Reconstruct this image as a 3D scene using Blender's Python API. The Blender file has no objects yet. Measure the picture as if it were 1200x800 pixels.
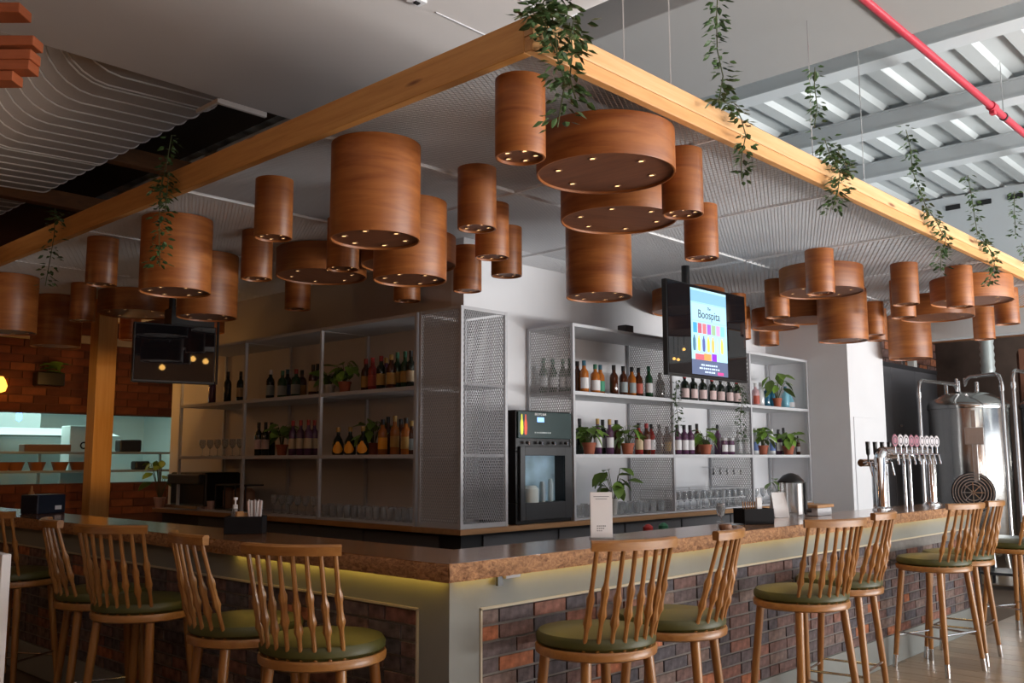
import bpy, bmesh, math, random
from mathutils import Vector, Matrix
random.seed(7)
sc = bpy.context.scene
COL = sc.collection
R = math.radians
# ------------------------------------------------------------------ camera
CAM = Vector((-2.6065, -2.8041, 1.4701)); YAW, PIT, ROL, F = 0.7564, 0.1240, -0.0028, 1101.17
fw = Vector((math.cos(YAW)*math.cos(PIT), math.sin(YAW)*math.cos(PIT), math.sin(PIT)))
r0 = Vector((math.sin(YAW), -math.cos(YAW), 0)); u0 = r0.cross(fw)
rt = r0*math.cos(ROL)+u0*math.sin(ROL); up = -r0*math.sin(ROL)+u0*math.cos(ROL)
cd = bpy.data.cameras.new('camera'); cam = bpy.data.objects.new('camera', cd); COL.objects.link(cam)
cd.sensor_width = 36; cd.lens = F/1200*36; cd.clip_start = .05; cd.clip_end = 100
cam.matrix_world = Matrix(((rt.x, up.x, -fw.x, CAM.x), (rt.y, up.y, -fw.y, CAM.y), (rt.z, up.z, -fw.z, CAM.z), (0, 0, 0, 1)))
sc.camera = cam
# ------------------------------------------------------------------ world, daylight, exposure
sc.view_settings.view_transform = 'Standard'; sc.view_settings.look = 'None'
sc.view_settings.exposure = -0.1; sc.view_settings.gamma = 1; sc.view_settings.use_curve_mapping = False
W = bpy.data.worlds.new('world'); sc.world = W; W.use_nodes = True
W.node_tree.nodes['Background'].inputs[0].default_value = (.62, .75, 1, 1)
W.node_tree.nodes['Background'].inputs[1].default_value = .32

def area(name, loc, rot, sx, sy, power, col):
    l = bpy.data.lights.new(name, 'AREA'); l.shape = 'RECTANGLE'; l.size = sx; l.size_y = sy; l.energy = power; l.color = col
    o = bpy.data.objects.new(name, l); COL.objects.link(o); o.location = loc; o.rotation_euler = rot; return o
def point(name, loc, power, col, rad=.05):
    l = bpy.data.lights.new(name, 'POINT'); l.energy = power; l.color = col; l.shadow_soft_size = rad
    o = bpy.data.objects.new(name, l); COL.objects.link(o); o.location = loc; return o
# daylight through the shop front (the -y side), off frame to the right
area('daylight_front', (10, -7.4, 1.5), (R(108), 0, 0), 13, 2.6, 280, (.90, .95, 1))
# upward fill added outside the shop front, like sunlit pavement, to brighten the ceilings
area('upward_fill', (6.5, -9.6, .05), (R(168), 0, 0), 17, 3.5, 6800, (1, .97, .93))
def spot(name, loc, to, power, col, ang):
    l = bpy.data.lights.new(name, 'SPOT'); l.energy = power; l.color = col; l.spot_size = R(ang); l.spot_blend = .7; l.shadow_soft_size = .04
    o = bpy.data.objects.new(name, l); COL.objects.link(o); o.location = loc; o.rotation_euler = (Vector(to)-Vector(loc)).to_track_quat('-Z', 'Y').to_euler(); return o
spot('post_fill', (.55, 4.4, 1.9), (1.58, 7.05, 1.85), 95, (1, .55, .16), 34)  # added spot without a fixture, gives the post its orange light
spot('duct_fill', (-2.2, 5.0, 3.0), (-.2, 5.2, 4.6), 42, (1, .86, .76), 76)  # added out of frame only to brighten the duct and dark ceiling
spot('wall_fill', (2.0, 6.0, 3.05), (2.66, 7.0, 1.7), 22, (1, .50, .14), 70)  # added spot without a fixture, warms the end of the left wall
# warm and kitchen lamps
area('kitchen_tube', (2.2, 10.5, 2.3), (0, 0, 0), 2.6, .5, 27, (.70, 1, .92))
point('warm_lamp', (1.9, 7.9, 2.35), 9, (1, .48, .12), .08)
point('warm_lamp', (.1, 8.5, 2.2), 2.5, (1, .45, .12), .06)
point('warm_lamp', (-2.5, 5.5, 2.4), 12, (1, .55, .2), .08)

def P(px, py, ax, val):
    """a point of the photograph on the world plane axis = val"""
    d = fw + rt*((px-600)/F) + up*((400-py)/F)
    return CAM + d*((val-CAM[ax])/d[ax])

# ------------------------------------------------------------------ materials
def mat(name, col, rough=.5, metal=0, trans=0, emit=None, es=0, coat=0, var=0, vs=6, vstretch=(1, 1, 1), bump=0, bs=60, alpha=1, ior=1.45, spec=.5, rnd=0):
    m = bpy.data.materials.new(name); m.use_nodes = True; nt = m.node_tree; b = nt.nodes['Principled BSDF']
    c4 = (*col, 1); b.inputs['Base Color'].default_value = c4; b.inputs['Roughness'].default_value = rough; b.inputs['Metallic'].default_value = metal
    b.inputs['Transmission Weight'].default_value = trans; b.inputs['IOR'].default_value = ior; b.inputs['Coat Weight'].default_value = coat
    b.inputs['Specular IOR Level'].default_value = spec
    if emit: b.inputs['Emission Color'].default_value = (*emit, 1); b.inputs['Emission Strength'].default_value = es
    if var or bump or rnd:
        tc = nt.nodes.new('ShaderNodeTexCoord'); mp = nt.nodes.new('ShaderNodeMapping'); mp.inputs['Scale'].default_value = vstretch
        nt.links.new(tc.outputs['Object'], mp.inputs[0])
    src = None
    if var:
        n = nt.nodes.new('ShaderNodeTexNoise'); n.inputs['Scale'].default_value = vs; n.inputs['Detail'].default_value = 5
        nt.links.new(mp.outputs[0], n.inputs['Vector'])
        rp = nt.nodes.new('ShaderNodeMapRange'); rp.inputs[1].default_value = .28; rp.inputs[2].default_value = .72
        rp.inputs[3].default_value = 1-var; rp.inputs[4].default_value = 1+var
        nt.links.new(n.outputs['Fac'], rp.inputs[0])
        mx = nt.nodes.new('ShaderNodeMix'); mx.data_type = 'RGBA'; mx.blend_type = 'MULTIPLY'; mx.inputs[0].default_value = 1
        mx.inputs[6].default_value = c4; nt.links.new(rp.outputs[0], mx.inputs[7]); src = mx.outputs[2]
    if rnd:
        oi = nt.nodes.new('ShaderNodeObjectInfo'); r2 = nt.nodes.new('ShaderNodeMapRange')
        r2.inputs[3].default_value = 1-rnd; r2.inputs[4].default_value = 1+rnd; nt.links.new(oi.outputs['Random'], r2.inputs[0])
        mx = nt.nodes.new('ShaderNodeMix'); mx.data_type = 'RGBA'; mx.blend_type = 'MULTIPLY'; mx.inputs[0].default_value = 1
        if src: nt.links.new(src, mx.inputs[6])
        else: mx.inputs[6].default_value = c4
        nt.links.new(r2.outputs[0], mx.inputs[7]); src = mx.outputs[2]
    if src: nt.links.new(src, b.inputs['Base Color'])
    if bump:
        n = nt.nodes.new('ShaderNodeTexNoise'); n.inputs['Scale'].default_value = bs; n.inputs['Detail'].default_value = 4
        nt.links.new(mp.outputs[0], n.inputs['Vector'])
        bp = nt.nodes.new('ShaderNodeBump'); bp.inputs['Strength'].default_value = bump; bp.inputs['Distance'].default_value = .01
        nt.links.new(n.outputs['Fac'], bp.inputs['Height']); nt.links.new(bp.outputs[0], b.inputs['Normal'])
    return m
def wood(name, c1, c2, stretch, rough=.45, scale=3.0, knots=False, coat=0, rnd=0, bump=.06):
    """long grain: noise stretched along one axis, plus optional knots"""
    m = bpy.data.materials.new(name); m.use_nodes = True; nt = m.node_tree; b = nt.nodes['Principled BSDF']; N = nt.nodes.new; L = nt.links.new
    b.inputs['Roughness'].default_value = rough; b.inputs['Coat Weight'].default_value = coat; b.inputs['Coat Roughness'].default_value = .2
    tc = N('ShaderNodeTexCoord'); mp = N('ShaderNodeMapping'); mp.inputs['Scale'].default_value = stretch; L(tc.outputs['Object'], mp.inputs[0])
    oi = N('ShaderNodeObjectInfo'); ad = N('ShaderNodeVectorMath'); ad.operation = 'ADD'; sm = N('ShaderNodeMath'); sm.operation = 'MULTIPLY'; sm.inputs[1].default_value = 37
    L(oi.outputs['Random'], sm.inputs[0]); L(mp.outputs[0], ad.inputs[0]); L(sm.outputs[0], ad.inputs[1])
    n = N('ShaderNodeTexNoise'); n.inputs['Scale'].default_value = scale; n.inputs['Detail'].default_value = 7; n.inputs['Roughness'].default_value = .62; n.inputs['Distortion'].default_value = .6
    L(ad.outputs[0], n.inputs['Vector'])
    cr = N('ShaderNodeValToRGB'); cr.color_ramp.elements[0].position = .3; cr.color_ramp.elements[1].position = .7
    cr.color_ramp.elements[0].color = (*c2, 1); cr.color_ramp.elements[1].color = (*c1, 1); L(n.outputs['Fac'], cr.inputs[0])
    out = cr.outputs[0]
    if knots:
        v = N('ShaderNodeTexVoronoi'); v.inputs['Scale'].default_value = 1.7; mp2 = N('ShaderNodeMapping'); mp2.inputs['Scale'].default_value = knots
        L(tc.outputs['Object'], mp2.inputs[0]); L(mp2.outputs[0], v.inputs['Vector'])
        k = N('ShaderNodeMapRange'); k.inputs[1].default_value = .05; k.inputs[2].default_value = .11; L(v.outputs['Distance'], k.inputs[0])
        mx = N('ShaderNodeMix'); mx.data_type = 'RGBA'; mx.inputs[6].default_value = (.22, .07, .02, 1); L(k.outputs[0], mx.inputs[0]); L(out, mx.inputs[7]); out = mx.outputs[2]
    if rnd:
        r2 = N('ShaderNodeMapRange'); r2.inputs[3].default_value = 1-rnd; r2.inputs[4].default_value = 1+rnd; L(oi.outputs['Random'], r2.inputs[0])
        mx = N('ShaderNodeMix'); mx.data_type = 'RGBA'; mx.blend_type = 'MULTIPLY'; mx.inputs[0].default_value = 1; L(out, mx.inputs[6]); L(r2.outputs[0], mx.inputs[7]); out = mx.outputs[2]
    L(out, b.inputs['Base Color'])
    bp = N('ShaderNodeBump'); bp.inputs['Strength'].default_value = bump; bp.inputs['Distance'].default_value = .01; L(n.outputs['Fac'], bp.inputs['Height']); L(bp.outputs[0], b.inputs['Normal'])
    return m
M = {}
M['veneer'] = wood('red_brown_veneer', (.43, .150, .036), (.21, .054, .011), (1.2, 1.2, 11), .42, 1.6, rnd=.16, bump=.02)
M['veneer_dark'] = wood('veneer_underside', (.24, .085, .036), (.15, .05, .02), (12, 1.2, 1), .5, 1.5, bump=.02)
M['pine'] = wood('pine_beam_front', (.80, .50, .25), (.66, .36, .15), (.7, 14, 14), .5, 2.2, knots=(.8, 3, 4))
M['pine_side'] = wood('pine_beam_side', (.74, .38, .12), (.58, .26, .07), (14, .7, 14), .5, 2.2, knots=(3, .8, 4))
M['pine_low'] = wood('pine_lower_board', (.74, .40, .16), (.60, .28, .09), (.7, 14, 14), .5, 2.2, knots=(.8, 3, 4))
M['post'] = wood('post_wood', (.72, .40, .13), (.60, .30, .08), (12, 12, .6), .5, 2)
M['stool'] = wood('oak_stool', (.40, .185, .048), (.27, .108, .026), (14, 14, 1.5), .38, 2, coat=.25, rnd=.08)
M['crest'] = wood('oak_crest', (.40, .185, .048), (.27, .108, .026), (2, 14, 14), .36, 2, coat=.25, rnd=.08)
M['cushion'] = mat('olive_leather', (.064, .064, .015), .42, var=.12, vs=9, bump=.05, bs=90)
M['steel'] = mat('brushed_steel', (.62, .62, .63), .25, 1)
M['chrome'] = mat('chrome', (.80, .80, .82), .08, 1)
M['tank'] = mat('tank_steel', (.55, .55, .54), .18, 1, var=.05, vs=3, vstretch=(1, 1, 8))
M['top_x'] = wood('live_edge_top', (.40, .20, .095), (.24, .105, .045), (1, 9, 9), .16, 2.4, coat=.7)
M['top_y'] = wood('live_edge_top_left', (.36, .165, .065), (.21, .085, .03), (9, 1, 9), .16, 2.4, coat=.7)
M['edge'] = wood('rough_live_edge', (.56, .29, .13), (.15, .058, .022), (7, 7, 12), .7, 5, bump=.6)
M['backtop_x'] = wood('back_counter_wood', (.46, .25, .11), (.36, .18, .075), (1, 9, 9), .4, 2.4)
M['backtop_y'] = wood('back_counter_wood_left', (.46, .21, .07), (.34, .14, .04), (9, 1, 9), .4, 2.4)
M['plaster'] = mat('grey_green_plaster', (.235, .245, .232), .75, var=.08, vs=2.5, bump=.05, bs=25)
M['mortar'] = mat('mortar', (.21, .195, .18), .9, var=.1, vs=20, bump=.2, bs=80)
M['trim'] = mat('panel_bead', (.50, .44, .33), .6)
BR = [mat('brick_tone', c, .85, var=.5, vs=22, bump=.4, bs=50) for c in ((.105, .080, .082), (.15, .088, .078), (.21, .095, .070), (.36, .13, .065), (.085, .075, .085), (.17, .12, .105))]
FB = [mat('kitchen_brick_tone', c, .85, var=.25, vs=10) for c in ((.15, .042, .02), (.19, .055, .024), (.11, .034, .017), (.22, .07, .03))]
M['farwall'] = mat('far_brown_wall', (.085, .058, .046), .85, var=.5, vs=1.6)
M['kmortar'] = mat('kitchen_mortar', (.13, .05, .028), .9)
M['white'] = mat('white_wall', (.74, .75, .78), .7, var=.03, vs=2)
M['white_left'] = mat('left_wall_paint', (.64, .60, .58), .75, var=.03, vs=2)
M['soffit'] = mat('white_soffit', (.76, .72, .70), .8, var=.03, vs=1.5)
M['deck'] = mat('roof_deck', (.50, .545, .56), .42, metal=0)
M['beam'] = mat('white_steel_beam', (.56, .61, .64), .5, var=.02, vs=3)
M['beamgrey'] = mat('grey_box_beam', (.36, .36, .36), .6)
M['meshw'] = mat('white_expanded_metal', (.86, .87, .89), .5, 0)
M['board'] = mat('canopy_board', (.66, .67, .70), .8)
M['frame'] = mat('grey_steel_frame', (.50, .51, .54), .45, 0)
M['meshg'] = mat('grey_expanded_metal', (.42, .42, .43), .5, 0)
M['shelf'] = mat('grey_shelf', (.55, .56, .59), .5)
M['dark'] = mat('dark_metal', (.035, .036, .04), .35)
M['black'] = mat('black_plastic', (.012, .012, .013), .3)
M['matte'] = mat('matte_black', (.012, .012, .014), .75, spec=.25)
M['screen'] = mat('glossy_screen', (.008, .008, .01), .02, spec=.6)
M['red'] = mat('red_pipe_paint', (.46, .035, .06), .35)
M['duct'] = mat('duct_wrap', (.46, .42, .40), .6, var=.1, vs=3)
M['rib'] = mat('duct_band', (.92, .90, .88), .45)
M['slat'] = wood('orange_slat', (.42, .11, .04), (.30, .07, .02), (2, 2, 9), .5, 2)
M['darkceil'] = mat('dark_ceiling', (.055, .042, .034), .8)
M['darkwall'] = mat('dark_panel', (.105, .105, .115), .5)
M['joist'] = wood('dark_joist', (.24, .10, .03), (.15, .06, .02), (2, 9, 9), .6, 2)
M['led'] = mat('led_strip', (1, .8, .3), .5, emit=(1, .62, .10), es=9)
M['spot'] = mat('spot_glow', (1, .8, .5), .5, emit=(1, .62, .26), es=3.2)
M['spotrim'] = mat('spot_rim', (.30, .16, .09), .35, .6)
M['glow'] = mat('bulb_glow', (1, .7, .3), .5, emit=(1, .42, .05), es=3.5)
M['bigglow'] = mat('pendant_glow', (1, .7, .3), .5, emit=(1, .52, .12), es=22)
M['blue'] = mat('blue_lamp', (.2, .3, 1), .5, emit=(.12, .25, 1), es=5)
M['leaf'] = mat('vine_leaf', (.055, .105, .035), .4, var=.35, vs=18)
M['leaf2'] = mat('pothos_leaf', (.17, .30, .05), .4, var=.3, vs=14, rnd=.3)
M['stem'] = mat('green_stem', (.07, .085, .03), .6)
M['terra'] = mat('terracotta', (.34, .095, .05), .7, rnd=.2)
M['whitepot'] = mat('white_ceramic', (.6, .6, .58), .4)
M['pinkpot'] = mat('pink_ceramic', (.55, .36, .31), .5)
M['soil'] = mat('soil', (.03, .02, .014), .9)
M['glass'] = mat('clear_glass', (.96, .98, .98), .03, trans=1, ior=1.4)
M['tumbler'] = mat('tumbler_glass', (.80, .82, .84), .12, trans=.75, ior=1.35)
M['paper'] = mat('white_paper', (.88, .88, .90), .6)
M['print'] = mat('grey_print', (.16, .16, .19), .7)
M['canister'] = mat('brown_canister', (.26, .14, .085), .5)
M['bowl'] = mat('orange_bowl', (.36, .13, .04), .5)
M['kwhite'] = mat('kitchen_white', (.72, .80, .78), .5)
M['ksteel'] = mat('kitchen_steel', (.45, .50, .50), .35, .3)
M['napkin'] = mat('white_napkin', (.74, .72, .72), .7)
M['straw'] = mat('straw_paper', (.55, .42, .38), .6, rnd=.4)
M['bread'] = mat('brown_packet', (.45, .22, .08), .7)
M['floorbase'] = mat('floor_base', (.12, .085, .06), .7)
M['nearfloor'] = mat('pale_front_floor', (.62, .60, .57), .5)
M['plank'] = wood('oak_plank', (.37, .27, .175), (.26, .18, .11), (10, .8, 10), .3, 2.0, rnd=.14, coat=.2)
M['medal'] = mat('tap_medallion', (.85, .83, .88), .3)
M['medal2'] = mat('pink_medallion', (.55, .25, .33), .3)
M['copper'] = mat('copper', (.45, .2, .09), .35, .8)
G = {}
for k, c in dict(wine=(.008, .014, .009), green=(.02, .07, .03), brown=(.07, .02, .008), amber=(.42, .13, .02), clear=(.70, .72, .74), pink=(.52, .33, .35), teal=(.02, .12, .20), sky=(.22, .52, .66), red=(.28, .03, .025), purple=(.10, .04, .09)).items():
    G[k] = mat(k+'_bottle_glass', c, .08, spec=.6, coat=.3)
LB = {}
for k, c in dict(white=(.68, .68, .70), cream=(.55, .42, .26), flame=(.85, .33, .02), green=(.04, .28, .16), blue=(.10, .16, .36), grey=(.28, .33, .34), redlabel=(.42, .08, .05), pinkish=(.62, .47, .46), gold=(.50, .30, .08)).items():
    LB[k] = mat(k+'_label', c, .55)
LB['flame'] = mat('flame_label', (1.0, .42, .03), .45)

# ------------------------------------------------------------------ mesh helpers
class MB:
    def __init__(s): s.v = []; s.f = []; s.mi = []; s.cur = 0
    def add(s, vs, fs):
        b = len(s.v); s.v += [tuple(p) for p in vs]
        for f in fs: s.f.append(tuple(b+i for i in f)); s.mi.append(s.cur)
        return s
    def box(s, x0, x1, y0, y1, z0, z1):
        vs = [(x, y, z) for x in (x0, x1) for y in (y0, y1) for z in (z0, z1)]
        return s.add(vs, [(0, 1, 3, 2), (4, 6, 7, 5), (0, 4, 5, 1), (2, 3, 7, 6), (0, 2, 6, 4), (1, 5, 7, 3)])
    def obox(s, c, size, mtx):
        vs = [Vector(c)+mtx @ Vector((x*size[0]/2, y*size[1]/2, z*size[2]/2)) for x in (-1, 1) for y in (-1, 1) for z in (-1, 1)]
        return s.add(vs, [(0, 1, 3, 2), (4, 6, 7, 5), (0, 4, 5, 1), (2, 3, 7, 6), (0, 2, 6, 4), (1, 5, 7, 3)])
    def lathe(s, prof, n=24, c=(0, 0, 0), a0=0, a1=None, sx=1, sy=1):
        full = a1 is None; a1 = a0+2*math.pi if full else a1; k = n if full else n+1; b = []
        vs = []
        for (r, z) in prof:
            for i in range(k):
                a = a0+(a1-a0)*i/n; vs.append((c[0]+r*math.cos(a)*sx, c[1]+r*math.sin(a)*sy, c[2]+z))
        fs = []
        for j in range(len(prof)-1):
            for i in range(n):
                i2 = (i+1) % k if full else i+1
                fs.append((j*k+i, j*k+i2, (j+1)*k+i2, (j+1)*k+i))
        return s.add(vs, fs)
    def cyl(s, c, r, h, n=20, r2=None):
        r2 = r if r2 is None else r2
        return s.lathe([(1e-4, 0), (r, 0), (r2, h), (1e-4, h)], n, c)
    def tube(s, pts, rad, n=8, cap=True, flat=None):
        pts = [Vector(p) for p in pts]; rads = rad if isinstance(rad, (list, tuple)) else [rad]*len(pts)
        vs = []; ref = None
        for i, p in enumerate(pts):
            t = (pts[min(i+1, len(pts)-1)]-pts[max(i-1, 0)]).normalized()
            if ref is None: ref = Vector((0, 0, 1)) if abs(t.z) < .9 else Vector((1, 0, 0))
            a = t.cross(ref).normalized(); bb = a.cross(t); ref = bb
            for k in range(n):
                g = 2*math.pi*k/n; q = a*math.cos(g)+bb*math.sin(g)*(flat or 1)
                vs.append(p+q*rads[i])
        fs = [(i*n+k, i*n+(k+1) % n, (i+1)*n+(k+1) % n, (i+1)*n+k) for i in range(len(pts)-1) for k in range(n)]
        if cap: fs += [tuple(range(n-1, -1, -1)), tuple((len(pts)-1)*n+k for k in range(n))]
        return s.add(vs, fs)
    def quad(s, a, b, c, d): return s.add([a, b, c, d], [(0, 1, 2, 3)])
    def prism(s, poly, z0, z1):
        n = len(poly)
        return s.add([(x, y, z0) for x, y in poly]+[(x, y, z1) for x, y in poly],
                     [tuple(range(n-1, -1, -1)), tuple(range(n, 2*n))]+[(i, (i+1) % n, n+(i+1) % n, n+i) for i in range(n)])
    def mesh(s, name, m, smooth=False):
        me = bpy.data.meshes.new(name); me.from_pydata(s.v, [], s.f)
        for q in (m if isinstance(m, list) else [m]): me.materials.append(q)
        if any(s.mi): me.polygons.foreach_set('material_index', s.mi)
        if smooth:
            me.polygons.foreach_set('use_smooth', [True]*len(s.f)); me.set_sharp_from_angle(angle=R(38))
        me.update(); return me
    def build(s, name, m, parent=None, smooth=False, bevel=0, loc=None):
        o = bpy.data.objects.new(name, s.mesh(name, m, smooth)); COL.objects.link(o)
        if parent: o.parent = parent
        if loc: o.location = loc
        if bevel:
            b = o.modifiers.new('bevel', 'BEVEL'); b.width = bevel; b.segments = 2; b.limit_method = 'ANGLE'
        return o
def tag(o, label, cat, group=None):
    o['label'] = label; o['category'] = cat
    if group: o['group'] = group
    return o
def thing(name, label, cat, loc=(0, 0, 0), rz=0, group=None):
    o = bpy.data.objects.new(name, None); COL.objects.link(o); o.location = loc; o.rotation_euler = (0, 0, rz)
    o.empty_display_size = .1
    return tag(o, label, cat, group)
def struct(o): o['kind'] = 'structure'; return o
def inst(name, me, parent=None, loc=(0, 0, 0), rz=0):
    o = bpy.data.objects.new(name, me); COL.objects.link(o); o.location = loc; o.rotation_euler = (0, 0, rz)
    if parent: o.parent = parent
    return o
def dup(o, loc, rz, label, parent=None):
    c = o.copy(); COL.objects.link(c)
    if parent: c.parent = parent
    else: c.location = loc; c.rotation_euler = (0, 0, rz); c['label'] = label
    for ch in list(o.children): dup(ch, None, None, None, c)
    return c
def ordn(i): return ['first', 'second', 'third', 'fourth', 'fifth', 'sixth', 'seventh', 'eighth', 'ninth', 'tenth', 'eleventh', 'twelfth', 'thirteenth', 'fourteenth', 'fifteenth', 'sixteenth'][i]
def text(body, size, m, name, parent, loc, rot, align='CENTER', ext=.0005):
    cu = bpy.data.curves.new(name, 'FONT'); cu.body = body; cu.size = size; cu.align_x = align; cu.align_y = 'CENTER'; cu.extrude = ext
    t = bpy.data.objects.new(name, cu); COL.objects.link(t); bpy.context.view_layer.update()
    me = bpy.data.meshes.new_from_object(t.evaluated_get(bpy.context.evaluated_depsgraph_get())); bpy.data.objects.remove(t)
    me.materials.clear(); me.materials.append(m)
    o = bpy.data.objects.new(name, me); COL.objects.link(o); o.parent = parent; o.location = loc; o.rotation_euler = rot; return o
def expanded(mb, o, ax, bx, la, lb, L, S, w, skip=None):
    """expanded metal on the rectangle o + a*ax + b*bx: flat strands round diamonds L x S"""
    ax = Vector(ax); bx = Vector(bx); o = Vector(o); nm = ax.cross(bx)
    na = int(la/L); nb = int(lb/S); L = la/na; S = lb/nb
    vs = mb.v; fs = mb.f; mi = mb.mi
    for i in range(na):
        for j in range(nb):
            a0 = i*L; b0 = j*S
            if skip and skip(a0+L/2, b0+S/2): continue
            # the zigzags (a0,b0+S/2)->(a0+L/2,b0)->(a0+L,b0+S/2) and its mirror
            for (p, q) in (((a0, b0+S/2), (a0+L/2, b0)), ((a0+L/2, b0), (a0+L, b0+S/2)), ((a0, b0+S/2), (a0+L/2, b0+S)), ((a0+L/2, b0+S), (a0+L, b0+S/2))):
                pp = o+ax*p[0]+bx*p[1]; qq = o+ax*q[0]+bx*q[1]; t = bx*(w/2); k = nm*(w*.25)
                b = len(vs); vs += [tuple(pp-t-k), tuple(qq-t-k), tuple(qq+t+k), tuple(pp+t+k)]; fs.append((b, b+1, b+2, b+3)); mi.append(0)
    return mb

# ------------------------------------------------------------------ the room
ZC = 3.15; KX, KY, KT = .151, -.325, 3.305; SX, SY, DEP = 2.131, 2.181, .525
WX, WY = SX+DEP+.005, SY+DEP+.005            # faces of the white core walls
fl = struct(MB().box(-7, 15, -8, 13, -.2, -.012).build('floor', M['floorbase']))
k = 0
pw = .19
x = -1.2
while x < 9.4 and k < 290:                   # oak planks running away from the front, as far as they can be told apart
    off = random.uniform(0, 1.6); y = -4.2-off
    while y < 0:
        y1 = min(y+1.7, 0); 
        if x > 2.2 or y1 < -.3:
            MB().box(x+.002, x+pw-.002, max(y, -4.2)+.002, y1-.002, -.012, 0).build('plank', M['plank'], fl); k += 1
        y += 1.7
    x += pw
MB().box(9.4, 15, -4.2, 2.3, -.012, 0).build('far_floor', M['plank'], fl)
MB().box(-7, 9.4, -8, -4.2, -.012, -.001).build('near_floor', M['nearfloor'], fl)
MB().box(-7, -1.2, -4.2, 12, -.012, -.001).build('left_floor', M['plank'], fl)

wr = struct(MB().box(WX, 7.70, WY, WY+.15, 0, 3.6).build('wall_right', M['white']))
wl = struct(MB().box(WX, WX+.14, WY+.15, 7.64, 0, 3.6).build('wall_left', M['white_left']))
pil = struct(MB().box(7.70, 8.70, 1.70, 3.6, 0, 4.69).build('wall_pillar', M['white']))
MB().box(7.78, 8.45, 1.688, 1.7, .5, 1.93).build('access_panel', M['white'], pil, bevel=.004)
struct(MB().box(-6.2, -6, -8, 12, 0, 5).build('wall_side', M['joist']))
struct(MB().box(-7, 3.4, -9.2, -9, 0, 5).build('wall_daylight_block', M['joist']))  # unseen wall added behind the camera to keep daylight off the left run
struct(MB().box(13.5, 13.7, -8, 4, 0, 5).build('wall_end', M['farwall']))

# kitchen wall with the serving hatch: mortar backing, bricks one by one
KYW = 9.2; ZT, ZB = 2.04, 1.18; HX0, HX1 = -.6, 3.75
wk = MB(); wk.box(-6, 6.5, KYW, KYW+.2, ZT, 5); wk.box(-6, 6.5, KYW, KYW+.2, 0, ZB); wk.box(-6, HX0, KYW, KYW+.2, ZB, ZT); wk.box(HX1, 6.5, KYW, KYW+.2, ZB, ZT)
wk = struct(wk.build('wall_kitchen', M['kmortar']))
bme = [MB().box(-.135, .135, -.014, 0, -.042, .042).mesh('brick', m) for m in FB]
n = 0
for row in range(11):
    z = ZT+.06+row*.097
    for i in range(9):
        inst('brick', random.choice(bme), wk, (1.1+(.145 if row % 2 else 0)+i*.287, KYW-random.uniform(0, .006), z))
for row in range(4):
    for i in range(9): inst('brick', random.choice(bme), wk, (1.1+(.145 if row % 2 else 0)+i*.287, KYW-random.uniform(0, .006), ZB-.06-row*.097))
kr = MB(); kr.box(-1.2, 4.4, 12, 12.1, .3, 2.6); kr.box(-1.3, -1.2, KYW+.2, 12.1, .3, 2.6); kr.box(4.4, 4.5, KYW+.2, 12.1, .3, 2.6); kr.box(-1.3, 4.5, KYW+.2, 12.1, 2.5, 2.6); kr.box(-1.3, 4.5, KYW+.2, 12.1, .3, .4)
struct(kr.build('wall_kitchen_room', M['kwhite']))

# ceilings
sf = MB(); pts = [(-7, 4.0)]+[(1.25+.42*math.sin(a), 4.42-.42*math.cos(a)) for a in [R(10*i) for i in range(10)]]+[(1.67, 4.6), (-7, 4.6)]
poly = pts; Y0, Y1 = -8, 3.06
sf.add([(p[0], Y0, p[1]) for p in poly]+[(p[0], Y1, p[1]) for p in poly], [tuple(range(len(poly))), tuple(range(2*len(poly)-1, len(poly)-1, -1))]+[(i, len(poly)+i, len(poly)+(i+1) % len(poly), (i+1) % len(poly)) for i in range(len(poly))])
so = struct(sf.build('ceiling_soffit', M['soffit'], smooth=True))
for yy in (.55, 1.0):                          # seam rings round the curved edge
    MB().tube([(.8, yy, 3.998)]+[(1.25+.424*math.sin(R(10*i)), yy, 4.42-.424*math.cos(R(10*i))) for i in range(10)], .004, 6).build('seam_ring', M['board'], so, True)
al = thing('ceiling_sensor', 'small white and black sensor on the white soffit at top centre', 'sensor', P(488, -1, 2, 3.998))
MB().box(-.05, .05, -.035, .035, -.018, 0).build('housing', M['paper'], al, bevel=.004)
MB().box(-.012, .018, -.012, .012, -.026, -.018).build('lens', M['black'], al)
MB().box(-7, 1.9, 3.06, 12, 4.56, 4.61).build('ceiling_dark', M['darkceil'])['kind'] = 'structure'
MB().box(-7, -6.9, 3.06, 12, 3, 4.7).build('trim_1', M['darkceil'])['kind'] = 'structure'
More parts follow.
